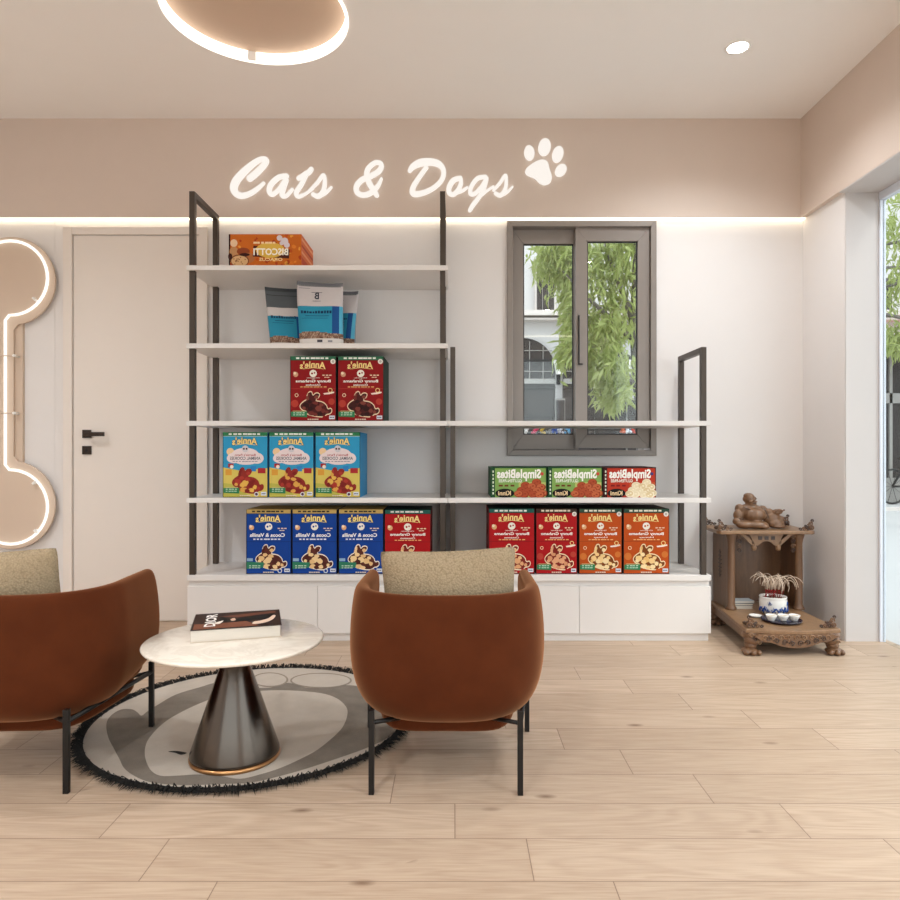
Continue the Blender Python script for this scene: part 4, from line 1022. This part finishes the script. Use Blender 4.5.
def incense(seed):
    r_ = random.Random(seed); ang = r_.uniform(0, 2 * pi); lean = r_.uniform(.1, .5); hgt = r_.uniform(.07, .1)
    base = Vector((r_.uniform(-.042, .042), r_.uniform(-.042, .042), 0)); d_ = Vector((cos(ang), sin(ang) * .8, 0))
    red = [base + d_ * lean * .06 * u + Vector((0, 0, -.002 + .045 * u)) for u in (0, .5, 1)]
    p0 = red[-1]; R0 = r_.uniform(.028, .055); pts = []
    sweep = r_.uniform(2.4, 3.6)
    for i in range(11):
        a = pi - sweep * i / 10
        pts.append(p0 + d_ * (R0 * (1 + cos(a)) * 1.15) + Vector((0, 0, R0 * sin(a) * 1.2 + .02 * min(1, i / 3))))
    b = MB(); b.tube(red, .0012, ink('8e2222'), 5); b.tube([red[-1]] + pts, .0017, paint('ash_curl', 'd8c3ae', .9), 5)
    return b
for i in range(34):
    if i < 17:
        o = incense(100 + i).build('incense_stick', loc=(CX, CY, zt + .087)); protos.append(o)
        tag(o, 'curled burnt incense stick drooping over the porcelain pot', 'incense stick', 'curled incense sticks in the pot')
    else:
        o = protos[i - 17].copy(); COL.objects.link(o); o.rotation_euler = (0, 0, 2.1 + .3 * i)
TRX, TRY = X(781, 3.67), 3.665
b = MB(); b.lathe([(0, 0), (.085, 0), (.097, .006), (.1, .013), (.096, .013), (.092, .009), (0, .008)], M['tray'], 48)
o = tag(b.build('round_tray', loc=(TRX, TRY, zt)), 'dark round lacquer tray in front of the incense pot', 'tray')
def cup(x_, y_, l):
    t = thing('tea_cup', l, 'cup', (x_, y_, zt + .0085), group='white cups on the tray')
    b = MB(); b.lathe([(0, .002), (.012, .002), (.013, 0), (.015, 0), (.016, .004), (.024, .018), (.029, .03), (.028, .0305), (.022, .018), (.013, .006), (0, .006)], M['porcelain'], 24); b.build('bowl', t)
    b = MB(); b.lathe([(0, .024), (.0245, .024)], paint('tea', 'c9b79a', .1), 24, smooth=False); b.build('tea', t)
for (dx, l) in ((-.062, 'white tea cup at the left of the dark tray'), (0, 'white tea cup in the middle of the dark tray'), (.058, 'white tea cup at the right of the dark tray')):
    cup(TRX + dx, TRY - .02, l)
b = MB(); b.lathe([(0, .002), (.022, .002), (.03, .006), (.033, .011), (.031, .011), (.022, .006), (0, .006)], M['porcelain'], 32)
tag(b.build('saucer', loc=(TRX - .095, TRY + .095, zt)), 'small white saucer on the shrine base left of the incense pot', 'saucer')
bx, by = 1.635, 4.0
for i, (w_, d_, h_, cl, l) in enumerate(((.11, .09, .016, 'd8d2c8', 'pale booklet at the bottom of the stack inside the shrine'), (.105, .085, .014, '2d2a2a', 'dark booklet in the middle of the stack inside the shrine'), (.115, .08, .012, 'b9bfc4', 'grey booklet on top of the stack inside the shrine'))):
    z0_ = zt + sum((.016, .014, .012)[:i]) + .0004 * i
    t = thing('booklet', l, 'booklet', (bx + .004 * i, by, z0_), radians(3 * i - 4), 'booklets inside the shrine')
    b = MB(); b.box(-w_ / 2, w_ / 2, -d_ / 2, d_ / 2, 0, .002, ink(cl)); b.box(-w_ / 2, w_ / 2, -d_ / 2, d_ / 2, h_ - .002, h_, ink(cl)); b.box(-w_ / 2, -w_ / 2 + .002, -d_ / 2, d_ / 2, .002, h_ - .002, ink(cl)); b.build('cover', t)
    b = MB(); b.box(-w_ / 2 + .002, w_ / 2 - .002, -d_ / 2 + .002, d_ / 2 - .002, .002, h_ - .002, M['paper']); b.build('page_block', t)

# ------------------------------------------------------------------ outside
b = MB(); b.box(2.34, 30, -14, 22, -.14, -.02, M['pave']); b.box(-14, 2.34, 4.42, 22, -.14, -.02, M['pave']); b.box(-14, 2.34, -14, YB - .15, -.14, -.02, M['pave']); b.build('street', kind='structure')
b = MB(); b.box(-14, 30, 12.2, 12.35, -.02, .03, M['facadegrey']); b.build('kerb', kind='structure')
YFc = 14.0
def P14(px, py, Y=YFc): return X(px, Y), Z(py, Y)
bd_ = thing('shop_building', 'white building across the street with arched shop windows', 'building', (0, YFc, -.02))
def B14(bb, px0, px1, py0, py1, y0, y1, m): bb.box(X(px0, YFc), X(px1, YFc), y0, y1, Z(py1, YFc) + .02, Z(py0, YFc) + .02, m)
b = MB(); b.box(-12, 26, .25, 5, 0, 9.5, M['facade'])
b.build('wall', bd_)
b = MB(); B14(b, 380, 1000, 311, 316, -.12, .25, M['facadegrey']); B14(b, 380, 1000, 318, 320, -.04, .25, M['facadegrey']); b.build('cornice', bd_)
def upper(px0, px1, py0, py1):
    b = MB(); B14(b, px0, px1, py0, py1, .16, .25, M['facadegrey']); w_ = b.build('window', bd_)
    b = MB(); n_ = 3
    for i in range(n_):
        a = px0 + 1.5 + (px1 - px0 - 3) * i / n_; c = px0 + 1.5 + (px1 - px0 - 3) * (i + 1) / n_
        B14(b, a + .4, c - .4, py0 + 2, py1 - 1, .14, .16, M['darkglass'])
    b.build('pane', w_)
for p_ in (411, 536, 660, 773): upper(p_, p_ + 21, 258, 311)
def arch_shop(pc, hw, ptop, pbot):
    """arched dark shop window"""
    r_ = hw; pts = [(X(pc - hw, YFc), 0)] + [(X(pc, YFc) + hw * .02 * cos(pi - pi * i / 20), Z(ptop + hw, YFc) + .02 + hw * .02 * sin(pi * i / 20)) for i in range(21)] + [(X(pc + hw, YFc), 0)]
    b = MB(); b.prism(pts, .18, .25, M['darkglass']); s_ = b.build('shop_window', bd_)
    b = MB()
    for q in (-.62, -.2, .2, .62): B14(b, pc + hw * q - .35, pc + hw * q + .35, ptop + 3 + 14 * abs(q) ** 2, 383, .15, .18, M['shopframe'])
    for py in (349, 370): B14(b, pc - hw * .9, pc + hw * .9, py, py + .7, .15, .18, M['shopframe'])
    B14(b, pc - hw, pc + hw, 378, 383, .13, .18, M['shopframe']); B14(b, pc - hw, pc + hw, 386, 388, .13, .18, M['black']); B14(b, pc - hw, pc + hw, 358.5, 361, .13, .18, M['black']); B14(b, pc - hw, pc + hw, 414, 416.5, .13, .18, M['black']); B14(b, pc - .8, pc + .8, 388, 470, .13, .18, M['black'])
    b.build('glazing_bars', s_)
    return s_
arch_shop(524, 32.5, 336.5, 476); arch_shop(597, 32.5, 336.5, 476); arch_shop(446, 32.5, 336.5, 476); arch_shop(672, 32.5, 336.5, 476)
arch_shop(745, 32.5, 336.5, 476)
for pc in (561, 633, 485):
    b = MB(); B14(b, pc - 5, pc + 5, 398, 475, .1, .25, M['shopframe']); B14(b, pc - 4, pc + 4, 400, 470, .06, .1, M['darkglass']); b.build('pilaster_panel', bd_)
for pc, l in ((560, 'white wall lantern on the pier between the arches'), (628, 'white wall lantern on the pier behind the tree branch')):
    x_, z_ = P14(pc, 366); t = thing('wall_lantern', l, 'lantern', (x_, YFc + .25, z_), group='lanterns on the building piers')
    b = MB(); b.lathe([(0, -.16), (.07, -.16), (.1, .0), (.13, .12), (0, .13)], M['porcelain'], 8, (0, -.2, 0), smooth=False); b.build('shade', t)
    b = MB(); b.lathe([(0, .13), (.15, .13), (.05, .22), (0, .24)], M['black'], 8, (0, -.2, 0), smooth=False); b.box(-.025, .025, -.2, 0, .15, .19, M['black']); b.box(-.04, .04, -.03, 0, -.35, .2, M['black']); b.build('bracket', t)
# shopfront further right with rose awning
b = MB(); b.box(8.1, 11.5, .1, .25, .5, 2.95, M['darkglass']); s_ = b.build('shopfront', bd_)
b = MB()
for x_ in (8.1, 8.75, 9.15, 9.9, 10.7): b.box(x_, x_ + .06, .06, .1, 0, 2.95, M['shopframe'])
b.box(8.1, 11.5, .06, .1, 2.0, 2.2, M['shopframe']); b.box(8.1, 11.5, .05, .25, 0, .5, M['shopframe']); b.build('glazing_bars', s_)
b = MB(); b.prism([(-.7, 3.02), (.25, 3.3), (.25, 3.14), (-.7, 2.94)], 7.9, 11.6, M['awning'], 'x'); b.build('awning', bd_)
b = MB(); b.box(8.72, 8.86, .155, .25, 3.9, 4.5, M['darkglass']); b.box(8.7, 8.88, .16, .25, 3.86, 4.54, M['facadegrey']); b.build('window', bd_)
# bicycle
bc = thing('bicycle', 'black bicycle parked before the shopfront across the street', 'bicycle', (9.05, 13.7, -.02), radians(8))
for sx in (-.52, .52):
    b = MB(); pts = [(sx + .33 * cos(2 * pi * i / 28), 0, .35 + .33 * sin(2 * pi * i / 28)) for i in range(29)]; b.tube(pts, .02, M['black'], 6)
    for i in range(10): b.tube([(sx, 0, .35), (sx + .33 * cos(2 * pi * i / 10), 0, .35 + .33 * sin(2 * pi * i / 10))], .004, M['black'], 4)
    b.build('wheel', bc)
b = MB()
for a_, c_ in (((-.52, 0, .35), (-.12, 0, .35)), ((-.12, 0, .35), (-.25, 0, .85)), ((-.52, 0, .35), (-.23, 0, .78)), ((-.12, 0, .35), (.38, 0, .8)), ((-.23, 0, .78), (.36, 0, .88)), ((.52, 0, .35), (.34, 0, 1.0))): b.tube([a_, c_], .022, M['black'], 6)
b.build('frame', bc)
b = MB(); b.tube([(.22, -.27, 1.02), (.34, -.15, 1.04), (.35, 0, 1.02), (.34, .15, 1.04), (.22, .27, 1.02)], .014, M['black'], 6); b.build('handlebar', bc)
b = MB(); b.ball((-.27, 0, .89), (.13, .07, .04), M['black'], 10); b.build('saddle', bc)
b = MB(); b.tube([(-.12, -.08, .35), (-.12, .08, .35)], .05, M['black'], 10); b.build('crank', bc)
# flower stand outside the back window
fs = thing('flower_stand', 'long dark display bench across the pavement behind the window', 'display bench', (1.75, 8.0, -.02))
b = MB(); b.box(-1.2, 1.2, -.2, .2, 1.12, 1.17, M['shopframe']); b.build('bench_top', fs)
for sx in (-1.12, 1.12):
    for sy in (-.15, .15): b = MB(); b.box(sx - .03, sx + .03, sy - .03, sy + .03, 0, 1.12, M['black']); b.build('leg', fs)
rr = random.Random(9)
cols = [('e8e4df', 'white'), ('c7385a', 'crimson'), ('d8b23c', 'yellow'), ('8d8a88', 'grey leaved'), ('2d4f9a', 'deep blue'), ('e6e2ea', 'pale lilac'), ('6fb0d8', 'sky blue'), ('e0407a', 'hot pink'), ('efe0d0', 'cream'), ('e07a5a', 'salmon'), ('dfe6ee', 'icy white'), ('d84a3a', 'scarlet'), ('3f5f9a', 'navy')]
pos = [.82, .91, 1.0, 1.08, 1.15, 1.22, 1.29, 1.36, 1.43, 1.9, 1.98, 2.06, 2.14]
for (cl, nm), x_ in zip(cols, pos):
    y_ = 8.0 + rr.uniform(-.08, .08)
    t = thing('potted_flower', 'small pot of %s flowers on the bench outside the window' % nm, 'flower pot', (x_, y_, 1.1505), group='flower pots outside the window')
    b = MB(); b.lathe([(0, 0), (.025, 0), (.034, .06), (.03, .06), (0, .055)], paint('clay', '7a6a60', .8), 14); b.build('pot', t)
    b = MB()
    for i in range(9): b.ball((rr.uniform(-.03, .03), rr.uniform(-.03, .03), .075 + rr.uniform(0, .06 + (.06 if nm in ('hot pink', 'yellow') else 0))), rr.uniform(.012, .02), ink(cl), 8)
    b.build('blossom', t)
# trees
def tree(loc, trunk, branches, clusters, n_leaf, label, seed, leaf=.15, lw=.017):
    r_ = random.Random(seed); t = thing('street_tree', label, 'tree', loc)
    b = MB(); b.tube([p for p, _ in trunk], [q for _, q in trunk], M['bark'], 10)
    for br in branches: b.tube([p for p, _ in br], [q for _, q in br], M['bark'], 7)
    b.build('trunk', t)
    b = MB(); k = b.mi(M['leaf'])
    for i in range(n_leaf):
        c_, rad = clusters[r_.randrange(len(clusters))]
        d_ = Vector((r_.gauss(0, .5), r_.gauss(0, .5), r_.gauss(0, .5)))
        p = Vector(c_) + Vector((d_.x * rad[0], d_.y * rad[1], d_.z * rad[2]))
        dirv = Vector((r_.gauss(0, .6), r_.gauss(0, .6), -1 + r_.gauss(0, .5))).normalized(); s_ = dirv.orthogonal().normalized()
        s_ = Matrix.Rotation(r_.uniform(0, 2 * pi), 3, dirv) @ s_; l_ = leaf * r_.uniform(.7, 1.3); w_ = lw * r_.uniform(.7, 1.2); nb = dirv.cross(s_) * l_ * .12
        v = [b.bm.verts.new(q) for q in (p, p + dirv * l_ * .45 + s_ * w_ + nb, p + dirv * l_, p + dirv * l_ * .45 - s_ * w_ + nb)]
        f = b.bm.faces.new(v); f.material_index = k
    f_ = b.build('foliage', t, recalc=False); return t
def V(px, py, Y): return (X(px, Y), Y, Z(py, Y))
Y0 = 7.4
def cl(px, py, rx_, rz_, Y=Y0, ry_=.6): return (V(px, py, Y), (rx_ * Y / F, ry_, rz_ * Y / F))
def rel(lst, o): return [tuple((Vector(p) - Vector(o), q) for p, q in lst)][0]
base = (X(650, Y0), Y0, -.02)
tree(base, rel([((base[0], Y0, -.02), .13), (V(648, 420, Y0), .11), (V(641, 385, Y0), .09), (V(637, 330, Y0), .08), (V(640, 230, Y0), .06), (V(650, 120, Y0), .03)], base),
     [rel([(V(641, 388, Y0), .05), (V(622, 372, Y0), .035), (V(606, 358, Y0 - .1), .02), (V(590, 345, Y0 - .2), .01)], base), rel([(V(638, 345, Y0), .05), (V(618, 325, Y0), .03), (V(590, 300, Y0 - .2), .018), (V(560, 268, Y0 - .3), .008)], base), rel([(V(640, 300, Y0), .05), (V(668, 270, Y0), .03), (V(700, 240, Y0), .015)], base), rel([(V(637, 330, Y0), .04), (V(610, 260, Y0), .02), (V(595, 200, Y0), .01)], base)],
     [(tuple(Vector(c_) - Vector(base)), r_) for c_, r_ in (cl(612, 262, 34, 32), cl(612, 262, 34, 32), cl(600, 225, 60, 30), cl(640, 250, 34, 40), cl(612, 305, 30, 26), cl(605, 330, 26, 18), cl(560, 258, 22, 14), cl(552, 250, 14, 12), cl(572, 275, 14, 22), cl(566, 262, 16, 20), cl(572, 310, 7, 24), cl(568, 346, 5, 16), cl(600, 365, 12, 18), cl(612, 372, 9, 14), cl(614, 394, 5, 10), cl(600, 350, 16, 14), cl(640, 180, 70, 60), cl(690, 240, 40, 50))],
     6200, 'leafy green tree outside the back window', 5)
b2 = (5.45, 9.0, -.02)
def V9(px, py): return V(px, py, 9.0)
tree(b2, rel([((5.45 + .75, 9.0, -.02), .16), ((6.25, 9.0, 2.2), .13), ((6.3, 9.0, 4.2), .1), ((6.4, 9.0, 6.5), .05)], (6.2 - .75, 9.0, -.02)) and [(Vector((1.3, 0, 0)), .16), (Vector((1.32, 0, 2.4)), .13), (Vector((1.3, 0, 4.3)), .1), (Vector((1.4, 0, 6.5)), .05)],
     [[(Vector((1.3, 0, a)), .055), (Vector((.7, -.1, a + d_ * .6)), .035), (Vector((.1, 0, a + d_)), .018)] for a, d_ in ((3.3, .1), (2.9, .35), (3.9, -.2), (4.3, .3), (2.35, .45), (3.6, -.45))],
     [(tuple(c_), r_) for c_, r_ in (((.25, 0, 3.9), (.35, .5, .5)), ((.3, 0, 3.2), (.3, .5, .35)), ((.2, 0, 2.5), (.25, .4, .2)), ((1.0, 0, 4.6), (1.2, 1., .8)), ((1.4, 0, 5.6), (1.6, 1.4, .9)), ((2.0, 0, 3.8), (.8, .8, .8)))],
     2600, 'leafy street tree beyond the shopfront glass at the right edge', 8)

# ------------------------------------------------------------------ daylight, world, camera
w_ = bpy.data.worlds.new('sky'); SC.world = w_; w_.use_nodes = True; nt = w_.node_tree
bg = nt.nodes['Background']; tc = nt.nodes.new('ShaderNodeTexCoord'); sp = nt.nodes.new('ShaderNodeSeparateXYZ'); cr = nt.nodes.new('ShaderNodeValToRGB')
nt.links.new(tc.outputs['Generated'], sp.inputs[0]); nt.links.new(sp.outputs[2], cr.inputs[0]); nt.links.new(cr.outputs[0], bg.inputs[0])
cr.color_ramp.elements[0].position = 0.; cr.color_ramp.elements[0].color = (.95, .97, 1., 1); cr.color_ramp.elements[1].position = .6; cr.color_ramp.elements[1].color = (.80, .88, 1., 1)
bg.inputs[1].default_value = 2.15
sun = lamp('SUN', 'sun_lamp', (6, -4, 8), 1.0, (1., .95, .86), angle=radians(12))
sun.rotation_euler = Vector((-.55, .45, -.9)).to_track_quat('-Z', 'Y').to_euler()
cam = bpy.data.cameras.new('camera'); co = bpy.data.objects.new('camera', cam); COL.objects.link(co)
cam.sensor_width = 36; cam.lens = F / 900 * 36; co.location = (0, 0, EYE); co.rotation_euler = (pi / 2, 0, 0)
cam.shift_x = -(VX - 450) / 900; cam.shift_y = (VY - 450) / 900; cam.clip_start = .05
SC.camera = co
vs = SC.view_settings; vs.view_transform = 'Standard'; vs.look = 'None'; vs.gamma = 1.; vs.use_curve_mapping = False; vs.exposure = .42
cy = SC.cycles; cy.use_denoising = True; cy.max_bounces = 8; cy.diffuse_bounces = 5; cy.transparent_max_bounces = 12; cy.sample_clamp_indirect = 6.; cy.caustics_reflective = False; cy.caustics_refractive = False
